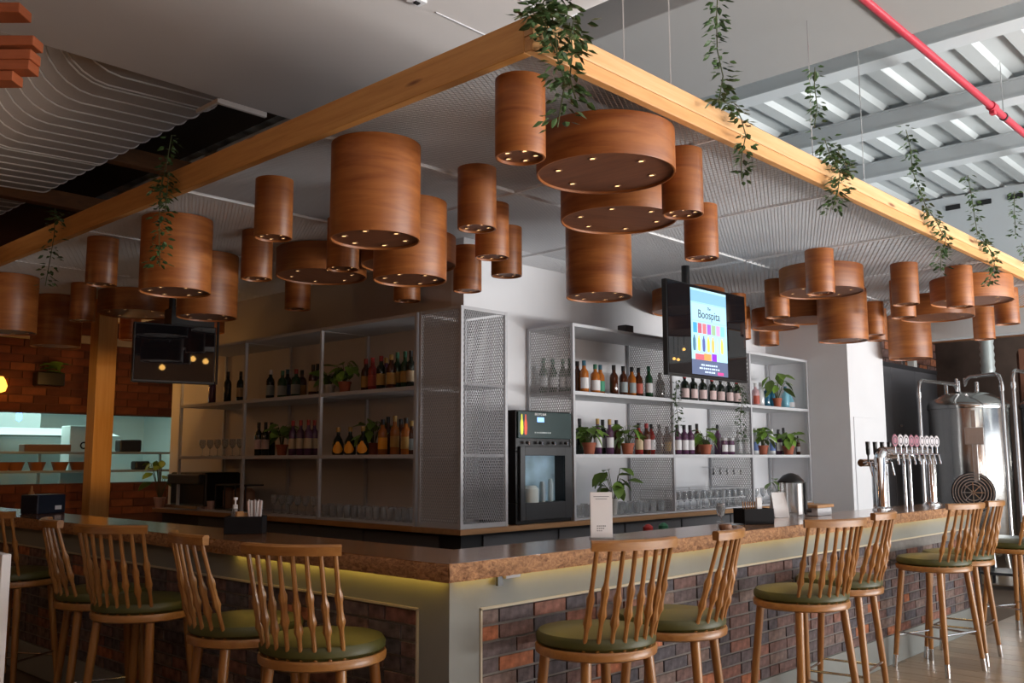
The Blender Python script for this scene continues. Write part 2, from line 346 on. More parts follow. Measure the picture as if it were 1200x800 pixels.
# corrugated roof deck: ribs run along X
dk = MB(); prof = []
per = .35; y = -8.0
while y < 9:
    prof += [(y, 4.62), (y+.12, 4.62), (y+.15, 4.665), (y+.32, 4.665)]; y += per
dk.add([(1.0, a, b) for a, b in prof]+[(13.5, a, b) for a, b in prof], [(i, len(prof)+i, len(prof)+i+1, i+1) for i in range(len(prof)-1)])
struct(dk.build('ceiling', M['deck']))
struct(MB().box(-7, 14, -9, 12, 4.9, 5.0).build('trim_2', M['darkceil']))
gb = MB().box(2.05, 3.42, -8, 8, 4.2, 4.6).build('box_beam', M['beamgrey'], bevel=.01); tag(gb, 'wide flat grey boxed beam under the roof, behind the front canopy beam', 'beam')
for i, (xb, lab) in enumerate(((4.22, 'nearest white steel roof beam, just right of the grey boxed beam'), (5.75, 'second white steel roof beam from the grey boxed beam'), (7.17, 'third white steel roof beam, closest to the vented bulkhead'))):
    t = thing('roof_beam', lab, 'beam', (xb, 0, 0), group='white roof beams')
    MB().box(.09, .105, -8, 8, 4.465, 4.60).build('web', M['beam'], t)
    MB().box(0, .2, -8, 8, 4.45, 4.468).build('bottom_flange', M['beam'], t); MB().box(0, .2, -8, 8, 4.603, 4.619).build('top_flange', M['beam'], t)
    MB().box(0.012, .089, -8, 8, 4.469, 4.602).build('face_plate', M['beam'], t)
zbh = P(1117, 396, 0, 9.1).z
bh = MB().box(9.1, 9.3, -8, 1.72, zbh, 4.6).build('wall_bulkhead', M['beam']); struct(bh)
for i, (px, py) in enumerate(((1117, 243), (1153, 237), (1190, 230))):
    p = P(px, py, 0, 9.1); o = MB().box(-.02, 0, -.085, .085, -.03, .03).build('air_slot', M['black'], None, bevel=.006, loc=(p.x, p.y, p.z))
    tag(o, 'black air slot high on the white bulkhead, %s from left' % ordn(i), 'vent', 'black air slots')
# red sprinkler pipe
pp = P(1020, 0, 2, 4.2); t = thing('sprinkler_pipe', 'red sprinkler pipe running under the white roof beams at upper right', 'pipe', (0, -.68, 4.2))
MB().tube([(1.2, 0, 0), (9.08, 0, 0)], .028, 12).build('pipe', M['red'], t, True)
q = P(1163, 125, 1, -.68); MB().tube([(q.x-.05, 0, 0), (q.x+.05, 0, 0)], .038, 12).build('coupling', M['red'], t, True)
MB().box(q.x-.03, q.x+.03, -.02, .02, -.06, -.02).build('coupling_bolt', M['red'], t, bevel=.004)
h = thing('pipe_hanger', 'thin steel rod and clamp holding the red sprinkler pipe from the roof', 'hanger', (P(1176, 135, 1, -.68).x, -.68, 4.2))
MB().tube([(0, 0, .03), (0, 0, .5)], .005, 6).build('rod', M['steel'], h); MB().tube([(-.012, 0, 0), (.012, 0, 0)], .035, 12).build('clamp', M['dark'], h, True)

# ribbed duct
DX0, DX1, DZ, DR = -.27, .93, 4.15, .36
def dsec(g=0):
    pts = []
    for cx_, cz_, a0 in ((DX1-.1, DZ+.1, -90), (DX1-.1, DZ+.30, 0), (DX0+.04, DZ+.395, 90), (DX0+DR, DZ+DR-.03, 180)):
        rr = (.1 if cx_ > .3 else (DR if cz_ < DZ+.4 else .04))+g
        pts += [(cx_+rr*math.cos(R(a0+15*k)), cz_+rr*math.sin(R(a0+15*k))) for k in range(7)]
    return pts
sec = dsec(); nS = len(sec); du = MB()
du.add([(a, 3.075, b) for a, b in sec]+[(a, 8.9, b) for a, b in sec], [(i, (i+1) % nS, nS+(i+1) % nS, nS+i) for i in range(nS)]+[tuple(range(nS)), tuple(range(2*nS-1, nS-1, -1))])
dt = thing('ceiling_duct', 'large grey oval duct with thin white bands at upper left', 'duct', (0, 0, 0))
du.build('duct_body', M['duct'], dt, True)
rs = dsec(.006); yy = 3.26
k = 0
while yy < 8.8:
    MB().tube([(a, yy, b) for a, b in rs]+[(rs[0][0], yy, rs[0][1])], .0065, 5, False).build('band', M['rib'], dt, True); yy += .21 if k not in (2, 12) else .06; k += 1
# orange slats
for i, (px, py, ln) in enumerate(((30, 15, 1.2), (45, 52, 1.3), (42, 68, 1.25), (40, 80, 1.25), (21, 93, 1.2))):
    d = fw + rt*((px-600)/F) + up*((400-py)/F); e = CAM+d*4.6; ax = r0.copy(); ax.z = 0
    Mx = Matrix((ax, Vector((0, 0, 1)).cross(ax), Vector((0, 0, 1)))).transposed()
    o = MB().obox(e-ax*ln/2+Vector((0, 0, 0)), (ln, .10 if i else .12, .05), Mx).build('ceiling_slat', M['slat'], bevel=.004)
    tag(o, 'orange-brown wooden ceiling slat at top left, %s from the top' % ordn(i), 'slat', 'orange wooden slats')
# joists and a white channel at the duct's end
for i, (yy, zz) in enumerate(((5.6, 4.2), (7.0, 4.05))):
    tag(MB().box(.36, 2.6, yy, yy+.12, zz, zz+.16).build('ceiling_joist', M['joist'], bevel=.005), ('nearer' if i == 0 else 'farther')+' dark wooden joist between the ribbed duct and the canopy', 'joist')
cn = thing('cable_channel', 'white metal channel at the edge of the white soffit above the left canopy beam', 'channel', (0, 0, 0))
MB().box(.62, 1.0, 3.07, 3.10, 3.965, 4.005).build('channel', M['rib'], cn, bevel=.004); MB().box(.60, .625, 3.07, 3.38, 3.97, 4.0).build('channel_arm', M['rib'], cn, bevel=.004)

# ------------------------------------------------------------------ canopy
XE, YE = 9.0, 8.7
cp = thing('canopy', 'pine-framed canopy with white mesh underside hung over the bar', 'canopy', (0, 0, 0))
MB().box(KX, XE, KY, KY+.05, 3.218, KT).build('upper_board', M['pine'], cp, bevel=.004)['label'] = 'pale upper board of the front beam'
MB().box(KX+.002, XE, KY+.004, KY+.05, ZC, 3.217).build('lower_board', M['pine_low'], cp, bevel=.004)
MB().box(KX, KX+.05, KY+.05, YE, ZC, KT).build('side_board', M['pine_side'], cp, bevel=.004)
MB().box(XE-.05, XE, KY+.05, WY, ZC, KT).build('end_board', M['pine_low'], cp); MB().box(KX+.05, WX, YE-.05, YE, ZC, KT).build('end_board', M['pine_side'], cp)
X0, Yy0 = KX+.05, KY+.05
lm = MB(); lm.box(X0, XE-.05, Yy0, WY-.02, 3.285, 3.30); lm.box(X0, WX-.02, WY-.02, YE-.05, 3.285, 3.30); lm.build('top_board', M['board'], cp)
em = MB()
# mesh sheets with little gaps and slightly uneven levels
xs = [X0+i*(XE-.05-X0)/6 for i in range(7)]
for i in range(6):
    for j, (ya, yb) in enumerate(((Yy0, 1.2), (1.2, WY-.03))):
        near = i < 4
        dz = random.uniform(0, .008)
        L_, S_, w_ = (.05, .026, .0058) if i < 3 else (.075, .04, .0105)
        expanded(em, (xs[i]+.008, ya+.006, ZC+.004+dz), (1, 0, 0), (0, 1, 0), xs[i+1]-xs[i]-.016, yb-ya-.012, L_, S_, w_)
ys = [WY-.03+i*(YE-.05-WY+.03)/4 for i in range(5)]
for i in range(4):
    dz = random.uniform(0, .008)
    L_, S_, w_ = (.05, .026, .0058) if i < 1 else (.075, .04, .0105)
    expanded(em, (X0+.006, ys[i]+.008, ZC+.004+dz), (0, 1, 0), (-1, 0, 0) if False else (1, 0, 0), ys[i+1]-ys[i]-.016, WX-X0-.03, L_, S_, w_)
eo = em.build('mesh_sheet', M['meshw'], cp); eo['kind'] = 'stuff'
fr = MB()
for xx in xs[1:-1]: fr.box(xx-.006, xx+.006, Yy0, WY-.03, ZC+.002, ZC+.02)
fr.box(X0, XE-.05, 1.192, 1.204, ZC+.002, ZC+.02)
for yy in ys[:-1]: fr.box(X0, WX-.03, yy-.006, yy+.006, ZC+.002, ZC+.02)
fr.build('mesh_frame', M['meshw'], cp)
po = thing('canopy_post', 'square orange-lit wooden post behind the left end of the bar', 'post', (1.58, 7.05, 0))
MB().box(-.10, .10, -.10, .10, 0, 3.149).build('post_shaft', M['post'], po, bevel=.006); MB().box(-.12, .12, -.12, .12, 0, .08).build('post_base', M['dark'], po)
# suspension cables
for i, px in enumerate((732, 786, 948, 1006)):
    p = P(px, 60, 1, KY+.02); tag(MB().tube([(p.x, KY+.025, KT), (p.x, KY+.025, 4.73)], .0035, 6).build('suspension_cable', M['steel']), 'thin steel cable from roof to front canopy beam, %s from left' % ordn(i), 'cable', 'canopy suspension cables')

# ------------------------------------------------------------------ drum lamps
def make_lamp(kind):
    r, h, ring, ns = {'S': (.1125, .36, .068, 5), 'M': (.24, .52, .165, 6), 'D': (.36, .22, .25, 6)}[kind]
    t = thing('drum_lamp', '', 'lamp', (0, 0, 0))
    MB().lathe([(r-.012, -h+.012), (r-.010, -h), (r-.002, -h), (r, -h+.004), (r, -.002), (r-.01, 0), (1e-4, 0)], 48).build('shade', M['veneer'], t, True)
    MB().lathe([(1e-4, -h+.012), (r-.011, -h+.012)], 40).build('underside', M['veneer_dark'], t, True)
    a0 = .4
    for k in range(ns):
        a = a0+2*math.pi*k/ns; cxy = (ring*math.cos(a), ring*math.sin(a), -h+.008)
        s_ = .0165 if kind == 'S' else .021
        rim = MB().lathe([(s_*.62, .0035), (s_*.70, 0), (s_, 0), (s_, .004)], 14).build('spot_rim', M['spotrim'], t, True, loc=cxy)
        MB().lathe([(1e-4, .0030), (s_*.66, .0035)], 12).build('spot_lens', M['spot'], rim)
    return t
LP = {k: make_lamp(k) for k in 'SMD'}; used = set()
LAMPS = [  # kind, x, y, label
 ('S', .35, -.069, 'small tall wooden drum lamp nearest the canopy corner'),
 ('D', 1.171, .089, 'widest flat wooden drum lamp near the canopy corner, under the leafy vine'),
 ('D', 1.985, .615, 'flat wooden drum lamp half hidden behind the widest front drum'),
 ('M', 2.727, 1.358, 'big upright drum lamp lowest in the cluster above the right shelves'),
 ('S', 1.682, -.045, 'small drum lamp at right edge of the widest flat drum'),
 ('S', 2.739, .498, 'small drum lamp right of the flat drums, above the lit television'),
 ('S', 1.123, .992, 'small drum lamp between the big left drum and the corner lamp'),
 ('S', 1.744, 1.481, 'small drum lamp directly behind the one right of the big left drum'),
 ('S', 2.266, 1.846, 'small drum lamp third in the row over the mesh corner cabinet'),
 ('S', 2.50, 2.50, 'small drum lamp just above the mesh corner cabinet'),
 ('M', .468, 1.102, 'biggest upright drum lamp, nearest along the left canopy beam'),
 ('M', 1.345, 1.844, 'drum lamp peeking out behind right of the biggest upright drum'),
 ('D', 1.974, 2.60, 'flat drum lamp low behind the biggest upright drum'),
 ('S', .432, 2.038, 'small drum lamp left of the biggest upright drum, near the side beam'),
 ('S', 1.065, 3.256, 'small drum lamp behind the one beside the side beam'),
 ('D', 1.77, 3.44, 'flat drum lamp left of the biggest upright drum, above the left shelves'),
 ('S', 1.289, 2.503, 'small drum lamp tucked under lower left of the biggest upright drum'),
 ('S', 2.084, 4.242, 'small drum lamp below the flat drum over the left shelves'),
 ('S', 2.473, 3.205, 'small drum lamp over the left shelves by the mesh corner cabinet'),
 ('M', .492, 3.364, 'big upright drum lamp over the dark left television, with a vine before it'),
 ('M', 1.24, 4.286, 'big drum lamp behind right of the vine-crossed drum, over the dark television'),
 ('S', .367, 4.299, 'small drum lamp left of the vine-crossed drum by the side beam'),
 ('S', 1.039, 6.293, 'small dark drum lamp just left of the wooden post'),
 ('D', 1.62, 6.42, 'flat drum lamp in front of the wooden post top'),
 ('M', .427, 6.418, 'big dark drum lamp at the left picture edge'),
 ('M', 1.167, 7.242, 'big dark drum lamp second from the left edge, over the kitchen hatch'),
 ('S', 2.364, 6.208, 'small drum lamp behind the right arm of the dark television'),
 ('S', 2.016, 7.406, 'small drum lamp behind the wooden post, left of the dark television'),
 ('S', 4.577, .531, 'small drum lamp highest in the group right of the lit television'),
 ('D', 5.30, .86, 'flat drum lamp behind the highest small one right of the television'),
 ('S', 5.519, 1.405, 'small drum lamp nearest the right side of the lit television'),
 ('M', 6.477, 1.198, 'big upright drum lamp lowest in the group right of the television'),
 ('S', 7.45, 1.28, 'small drum lamp touching right of the lowest big drum by the pillar'),
 ('D', 6.82, 1.73, 'flat drum lamp behind the small one beside the television'),
 ('d', 7.15, 2.28, 'flat drum lamp low above the end shelves by the pillar'),
 ('S', 7.50, 2.55, 'small drum lamp hanging lowest over the end shelves'),
 ('S', 5.95, 2.10, 'small drum lamp just behind the right edge of the lit television'),
 ('S', 6.75, 2.50, 'small drum lamp lower behind the right edge of the television'),
 ('D', 5.43, 2.33, 'flat drum lamp partly hidden behind left of the lit television'),
 ('S', 7.95, 1.45, 'small drum lamp almost hidden below the lowest big drum by the pillar'),
 ('S', 5.612, .242, 'small tall drum lamp left in the far right group'),
 ('S', 6.37, .551, 'small drum lamp below the tall left one of the far right group'),
 ('M', 8.70, 1.365, 'big upright drum lamp lowest in the far right group, left of the tanks'),
 ('S', 6.092, -.054, 'small drum lamp in front of the far right group'),
 ('D', 7.60, .66, 'flat drum lamp in the middle of the far right group'),
 ('D', 6.78, .06, 'flat drum lamp behind the front small one, under the last vine'),
 ('S', 8.70, .535, 'small low drum lamp over the brewing tank'),
 ('S', 7.556, -.025, 'small drum lamp farthest right in the picture'),
]
for kd, x, y, lab in LAMPS:
    small = kd == 'd'; kd = kd.upper()
    if kd not in used:
        used.add(kd); t = LP[kd]; t.location = (x, y, ZC-.001); t['label'] = lab; t['group'] = 'wooden drum lamps'
    else:
        t = dup(LP[kd], (x, y, ZC-.001), random.uniform(0, 6.2), lab)
        if small: t.scale = (.72, .72, 1)

# ------------------------------------------------------------------ bar front and counter
XB, YB = 6.2, 7.2                             # ends of the two runs
ZU, BT, BB = .995, .862, .20                  # underside of the top, top and bottom of the brick panels
bx0, by0 = .175, .19
f1 = thing('brick_bar', 'right run of the grey plaster bar front with inset brick panel', 'bar', (0, 0, 0))
b = MB(); b.box(0, XB, 0, .18, BT, ZU); b.box(0, bx0, 0, .18, 0, BT); b.box(bx0, XB, 0, .18, 0, BB); b.box(bx0, XB, .02, .18, BB, BT)
b.build('plaster_body', M['plaster'], f1); 
MB().box(bx0, XB, .012, .021, BB, BT).build('mortar_bed', M['mortar'], f1)
tr = MB(); tr.box(bx0-.006, XB, -.006, .012, BT-.006, BT+.004); tr.box(bx0-.006, bx0+.004, -.006, .012, BB, BT); tr.build('panel_bead', M['trim'], f1)
f2 = thing('brick_bar', 'left run of the plaster bar front with inset brick panel, in shadow', 'bar', (0, 0, 0))
b = MB(); b.box(0, .25, .1802, YB, BT, ZU); b.box(0, .25, .1802, YB, 0, BB); b.box(.02, .25, .1802, YB, BB, BT)
b.build('plaster_body', M['plaster'], f2)
# the corner pier's return belongs to the right run; small filler up to the left brick panel
tr = MB(); tr.box(-.006, .012, by0-.006, YB, BT-.006, BT+.004); tr.box(-.006, .012, by0-.006, by0+.004, BB, BT); tr.build('panel_bead', M['trim'], f2)
MB().box(.012, .021, .1802, YB, BB, BT).build('mortar_bed', M['mortar'], f2)
def brick_mesh(l, m): return MB().box(0, l, 0, .03, 0, .054).mesh('brick', m)
bml = {}
def bricks(par, a0, a1, side, lim):
    rows = 10; hp = (BT-BB-.008)/rows; k = 0
    for r_ in range(rows):
        a = a0; first = True
        while a < a1-.03:
            l = .205
            if first and r_ % 2 == 0: l = .098
            elif random.random() < .12: l = .098
            first = False; l = min(l, a1-a-.002); 
            if k >= lim: return
            mi_ = random.choices(range(6), (5, 4, 2.2, 1.1, 4, 3))[0]; key = (round(l, 3), mi_)
            if key not in bml: bml[key] = brick_mesh(l, BR[mi_])
            z = BB+.006+r_*hp; dpt = random.uniform(.0, .005)
            if side == 'x': inst('brick', bml[key], par, (a, .001+dpt, z))
            else: inst('brick', bml[key], par, (.031+dpt, a, z), R(90))
            a += l+.011; k += 1
bricks(f1, bx0+.008, XB, 'x', 298)
bricks(f2, .197, 5.85, 'y', 290)
def liveedge(n, a0, a1, base, amp): return [(a0+(a1-a0)*i/n, base+random.uniform(-amp, amp)) for i in range(n+1)]
tp = thing('bar_counter', 'thick live-edge wooden counter running round the bar corner', 'counter', (0, 0, 0))
TZ = 1.062
def slab(poly, name, m):
    n_ = len(poly); mb = MB()
    lo = [(x, y, ZU+.001) for x, y in poly]; hi = [(x, y, TZ) for x, y in poly]
    mb.add(lo+hi, [tuple(range(n_-1, -1, -1)), tuple(range(n_, 2*n_))]+[(i, (i+1) % n_, n_+(i+1) % n_, n_+i) for i in range(n_)])
    return mb.build(name, m, tp)
e1 = liveedge(60, -.05, XB+.12, -.052, .006); e2 = liveedge(60, -.05, YB+.1, -.052, .006)
slab([(x, y) for x, y in e1]+[(XB+.12, .37), (.37, .37)], 'top_board', M['top_x'])
slab([(.37, .372), (.37, YB+.1)]+[(y, x) for x, y in reversed(e2)][:-1]+[(-.05, -.05)], 'top_board', M['top_y'])['label'] = 'left board of the counter top'
def roughedge(n, a0, a1, side, m):
    mb = MB(); zs = (ZU-.005, ZU+.020, ZU+.045, TZ-.001); vs = []
    for i in range(n+1):
        a = a0+(a1-a0)*i/n
        for j, z in enumerate(zs):
            d = -.056-(.006 if j in (1, 2) else 0)+random.uniform(-.007, .005)
            vs.append((a, d, z) if side == 'x' else (d, a, z))
    fs = [(i*4+j, (i+1)*4+j, (i+1)*4+j+1, i*4+j+1) for i in range(n) for j in range(3)]
    mb.add(vs, fs if side == 'x' else [tuple(reversed(q)) for q in fs]); return mb.build('bark_edge', m, tp, True)
roughedge(260, -.06, XB+.12, 'x', M['edge']); roughedge(260, -.06, YB+.1, 'y', M['edge'])
l1 = MB().box(.02, XB-.02, -.032, -.018, ZU-.003, ZU+.0005).build('led_strip', M['led']); tag(l1, 'glowing yellow light strip under the right counter edge', 'light strip')
l2 = MB().box(-.032, -.018, .02, 1.6, ZU-.003, ZU+.0005).build('led_strip', M['led']); tag(l2, 'glowing yellow light strip under the left counter edge', 'light strip')
bk = thing('corner_bracket', 'small grey metal plate under the counter just right of the corner', 'bracket', (.30, -.03, ZU-.002))
MB().box(-.02, .07, -.012, .03, -.018, 0).build('plate', M['frame'], bk, bevel=.002); MB().box(-.055, -.025, .0, .012, -.045, 0).build('clip', M['dark'], bk)

# ------------------------------------------------------------------ stools
def make_stool():
    t = thing('bar_stool', '', 'stool', group='spindle-back bar stools')
    MB().lathe([(1e-4, .682), (.235, .682), (.250, .690), (.252, .712), (.246, .722), (1e-4, .722)], 40).build('seat_frame', M['crest'], t, True)
    MB().lathe([(1e-4, .7225), (.232, .7225), (.247, .735), (.248, .755), (.236, .772), (.18, .782), (1e-4, .786)], 40).build('cushion', M['cushion'], t, True)
    # crest rail: an arc round the back
    rc = .405; cy_ = .085; half = R(29.5); nseg = 14; cr_ = MB(); vs = []
    for i in range(nseg+1):
        a = -math.pi/2-half+2*half*i/nseg; ex = .018
        for (dr, z) in ((-.018, 1.118), (.018, 1.118), (.021, 1.150), (.012, 1.158), (-.014, 1.158), (-.020, 1.150)):
            vs.append(((rc+dr)*math.cos(a), cy_+(rc+dr)*math.sin(a), z))
    fs = [(i*6+k, (i+1)*6+k, (i+1)*6+(k+1) % 6, i*6+(k+1) % 6) for i in range(nseg) for k in range(6)]+[tuple(range(6)), tuple(nseg*6+k for k in range(5, -1, -1))]
    cr_.add(vs, [tuple(reversed(f)) for f in fs]).build('crest_rail', M['crest'], t, True)
    for k in range(8):
        u = (k-3.5)/3.5; a1 = -math.pi/2+u*R(47); a2 = -math.pi/2+u*R(26.5)
        b0 = Vector((.228*math.cos(a1), .228*math.sin(a1), .715)); b1 = Vector((rc*math.cos(a2), cy_+rc*math.sin(a2), 1.12))
        off = .05 if k % 2 else -.03; pts = []; rad = []
        for i in range(25):
            s_ = i/24; r_ = .0088+.0008*s_
            for cc, hh in ((.33+off, .0090), (.56+off, .0075)): r_ += hh*math.exp(-((s_-cc)/.045)**2)
            r_ += .0042*math.exp(-((s_-.445-off)/.10)**2)
            pts.append(b0.lerp(b1, s_)); rad.append(r_)
        MB().tube(pts, rad, 8).build('spindle', M['stool'], t, True)
    for sx_, sy_ in ((-1, -1), (1, -1), (1, 1), (-1, 1)):
        a = Vector((.150*sx_, .150*sy_, .69)); bt = Vector((.205*sx_, .207*sy_, .0))
        cut = .085/.69
        lg = MB().tube([a, a.lerp(bt, .5), a.lerp(bt, 1-cut)], [.0215, .0205, .0165], 12).build('leg', M['stool'], t, True)
        MB().tube([a.lerp(bt, 1-cut-.004), a.lerp(bt, .999)], [.0178, .0165], 12).build('foot_sleeve', M['steel'], lg, True)
    def lp(sx_, sy_, z): s_ = 1-z/.69; return Vector((.150*sx_, .150*sy_, .69)).lerp(Vector((.205*sx_, .207*sy_, 0)), s_)
    for (p, q, z) in (((-1, 1), (1, 1), .22), ((-1, -1), (1, -1), .27), ((-1, -1), (-1, 1), .245), ((1, -1), (1, 1), .245)):
        MB().tube([lp(*p, z), lp(*q, z)], .007, 8).build('foot_rail', M['steel'], t, True)
    return t
ST = [(.535, -.31, -17, 'green-cushioned wooden bar stool nearest the corner on the right bar run'),
 (1.10, -.30, 17, 'wooden bar stool second from the corner on the right run'),
 (2.226, -.375, -21.7, 'wooden bar stool third from the corner on the right run, turned slightly out'),
 (2.89, -.285, 8, 'wooden bar stool fourth on the right run, behind the third'),
 (4.40, -.30, -15.7, 'wooden bar stool fifth on the right run, all legs in view'),
 (4.915, -.295, 4, 'wooden bar stool sixth on the right run, close beside the fifth'),
 (6.13, -.366, -24, 'wooden bar stool at the right picture edge, last on the right run'),
 (-.325, .385, -62, 'wooden bar stool nearest the corner on the left bar run'),
 (-.30, .995, -99, 'wooden bar stool second from the corner on the left run'),
 (-.325, 1.93, -62, 'dark wooden bar stool third on the left run, below the wooden post'),
 (-.30, 2.455, -103, 'dark wooden bar stool fourth on the left run'),
 (-.325, 3.73, -58, 'dark wooden bar stool at the left picture edge')]
s0 = make_stool()
for i, (x, y, a, lab) in enumerate(ST):
    if i == 0: s0.location = (x, y, 0); s0.rotation_euler = (0, 0, R(a)); s0['label'] = lab
    else: dup(s0, (x, y, 0), R(a), lab)

# ------------------------------------------------------------------ back counter and shelving
ZS = .98
bc = thing('back_counter', 'back counter with wooden ledge under the bottle shelves', 'counter', (0, 0, 0))
MB().box(SX-.015, 7.69, SY-.015, WY-.004, .923, .963).build('ledge_right', M['backtop_x'], bc, bevel=.003)
MB().box(SX-.015, WX-.004, SY+.001+.52, 6.9, .923, .963).build('ledge_left', M['backtop_y'], bc, bevel=.003)
b = MB(); b.box(SX+.10, 7.69, SY+.10, WY-.004, 0, .922); b.box(SX+.10, WX-.004, WY-.004, 6.9, 0, .922); b.build('cabinet_body', M['dark'], bc)
for i, (x0, x1) in enumerate(((2.45, 3.3), (3.32, 4.2), (4.22, 5.1), (5.12, 6.0), (6.02, 6.9))):
    d = MB().box(x0, x1, SY+.082, SY+.099, .1, .9).build('cabinet_door', M['darkwall'], bc, bevel=.004); MB().tube([(x0+.06, SY+.06, .8), (x1-.06, SY+.06, .8)], .008, 8).build('handle', M['steel'], d, True)
for i, (y0, y1) in enumerate(((2.5, 3.4), (3.42, 4.3), (4.32, 5.2), (5.22, 6.1))):
    d = MB().box(SX+.082, SX+.099, y0, y1, .1, .9).build('cabinet_door', M['darkwall'], bc, bevel=.004); MB().tube([(SX+.06, y0+.06, .8), (SX+.06, y1-.06, .8)], .008, 8).build('handle', M['steel'], d, True)
ws = thing('under_counter', 'dark inner worktop behind the bar counter', 'worktop', (0, 0, 0))
b = MB(); b.box(.40, XB, .38, .80, .82, .86); b.box(.38, .80, .80, 6.2, .82, .86); b.build('worktop', M['dark'], ws); b = MB(); b.box(.42, XB, .38, .75, 0, .82); b.box(.38, .75, .75, 6.2, 0, .82); b.build('cabinet_body', M['darkwall'], ws)
ZSH = (.98, 1.505, 2.03); ZTOP = 2.60; ps = .026
def post(x, y, par, m): return MB().box(x, x+ps, y, y+ps, .964, ZTOP).build('post', m, par)
# right run
rs_ = thing('shelf_unit', 'grey steel bottle shelves on the right, three bays behind the television', 'shelf', (0, 0, 0))
RX = (3.417, 4.88, 6.35, 7.665)
for i, x in enumerate(RX):
    post(x, SY, rs_, M['frame']); post(x, WY-.035, rs_, M['frame'])
    for z_ in (.966, ZTOP-.026): MB().box(x+.003, x+ps-.003, SY+ps, WY-.035, z_, z_+.024).build('side_rail', M['frame'], rs_)
    if i < 3:
        eo = expanded(MB(), (x+.012, SY+ps, .99), (0, 0, 1), (0, 1, 0), ZTOP-.026-.99, DEP-.06, .042, .021, .0065).build('side_mesh', M['meshg'], rs_); eo['kind'] = 'stuff'
for i in range(3):
    for z in ZSH: MB().box(RX[i]+ps, RX[i+1], SY+.002, WY-.006, z-(.014 if z < 1 else .03), z).build('shelf_board', M['shelf'], rs_)
    MB().box(RX[i]+ps, RX[i+1], SY+.002, WY-.006, ZTOP-.026, ZTOP).build('top_panel', M['shelf'], rs_)
# left run
ls_ = thing('shelf_unit', 'grey steel bottle shelves on the left run, dim and warmly lit', 'shelf', (0, 0, 0))
LY = (2.68, 3.93, 5.157, 6.39)
for i, y in enumerate(LY): post(SX, y, ls_, M['frame']); post(WX-.035, y, ls_, M['frame'])
for i in range(3):
    for z in ZSH: MB().box(SX+.002, WX-.006, LY[i]+ps, LY[i+1], z-(.014 if z < 1 else .03), z).build('shelf_board', M['shelf'], ls_)
    MB().box(SX+.002, WX-.006, LY[i]+ps, LY[i+1], ZTOP-.026, ZTOP).build('top_panel', M['shelf'], ls_)
# mesh corner cabinet
cc = thing('mesh_cabinet', 'tall grey corner cabinet with expanded-metal sides', 'cabinet', (0, 0, 0))
CX, CY = 2.627, 2.654
for x, y in ((SX, SY), (CX-ps, SY), (SX, CY-ps), (CX-ps, CY-ps)): post(x, y, cc, M['frame'])
for z0, z1 in ((.966, 1.0), (ZTOP-.026, ZTOP)):
    MB().box(SX+ps, CX-ps, SY+.002, SY+ps-.002, z0, z1).build('rail', M['frame'], cc); MB().box(SX+.002, SX+ps-.002, SY+ps, CY-ps, z0, z1).build('rail', M['frame'], cc)
for z in ZSH: MB().box(SX+ps, CX-ps, SY+.012, CY-.012, z-.02, z).build('shelf_board', M['shelf'], cc)
MB().box(SX+ps, CX-ps, SY+.02, CY-.02, ZTOP-.012, ZTOP-.001).build('top_panel', M['shelf'], cc)
eo = expanded(MB(), (SX+ps, SY+.006, 1.0), (0, 0, 1), (1, 0, 0), ZTOP-1.026, CX-SX-2*ps, .042, .021, .0075).build('front_mesh', M['frame'], cc); eo['kind'] = 'stuff'
eo = expanded(MB(), (SX+.006, SY+ps, 1.0), (0, 0, 1), (0, 1, 0), ZTOP-1.026, CY-SY-2*ps, .042, .021, .0065).build('side_mesh', M['meshg'], cc); eo['kind'] = 'stuff'
eo = expanded(MB(), (CX-.01, SY+ps, 1.0), (0, 0, 1), (0, 1, 0), ZTOP-1.026, CY-SY-2*ps, .042, .021, .0065).build('side_mesh', M['meshg'], cc); eo['kind'] = 'stuff'
# spotlight and small dark fittings on top of the shelves
fx = thing('shelf_spotlight', 'small dark spotlight box on top of the right shelves left of the television', 'spotlight', (P(733, 380, 1, 2.4).x, 2.40, ZTOP+.001))
MB().box(-.06, .06, -.05, .05, 0, .10).build('housing', M['dark'], fx, bevel=.006); MB().box(-.22, .22, -.006, .006, .0, .012).build('arm', M['dark'], fx)

# ------------------------------------------------------------------ bottles
PROF = {
 'wine': ([(1e-4, 0), (.034, 0), (.0375, .006), (.0375, .185), (.033, .212), (.016, .238), (.0145, .30), (.0155, .302), (.0155, .312), (1e-4, .312)], .0379, (.06, .15), (.0165, .265, .314)),
 'spirit': ([(1e-4, 0), (.036, 0), (.040, .006), (.040, .175), (.036, .195), (.018, .222), (.016, .262), (1e-4, .262)], .0404, (.045, .14), (.018, .245, .29)),
 'square': ([(1e-4, 0), (.040, 0), (.044, .006), (.044, .165), (.036, .188), (.016, .205), (.015, .24), (1e-4, .24)], .0444, (.035, .125), (.018, .225, .268)),
 'small': ([(1e-4, 0), (.027, 0), (.030, .005), (.030, .115), (.024, .14), (.013, .165), (.0125, .205), (1e-4, .205)], .0304, (.035, .095), (.0145, .195, .22)),
 'squat': ([(1e-4, 0), (.046, 0), (.052, .01), (.050, .09), (.035, .135), (.016, .165), (.015, .205), (1e-4, .205)], .0535, (.025, .085), (.018, .195, .235)),
 'jar': ([(1e-4, 0), (.036, 0), (.040, .006), (.040, .12), (.034, .14), (.034, .15), (1e-4, .15)], .0404, (.03, .10), (.037, .145, .172)),
}
BC = {}
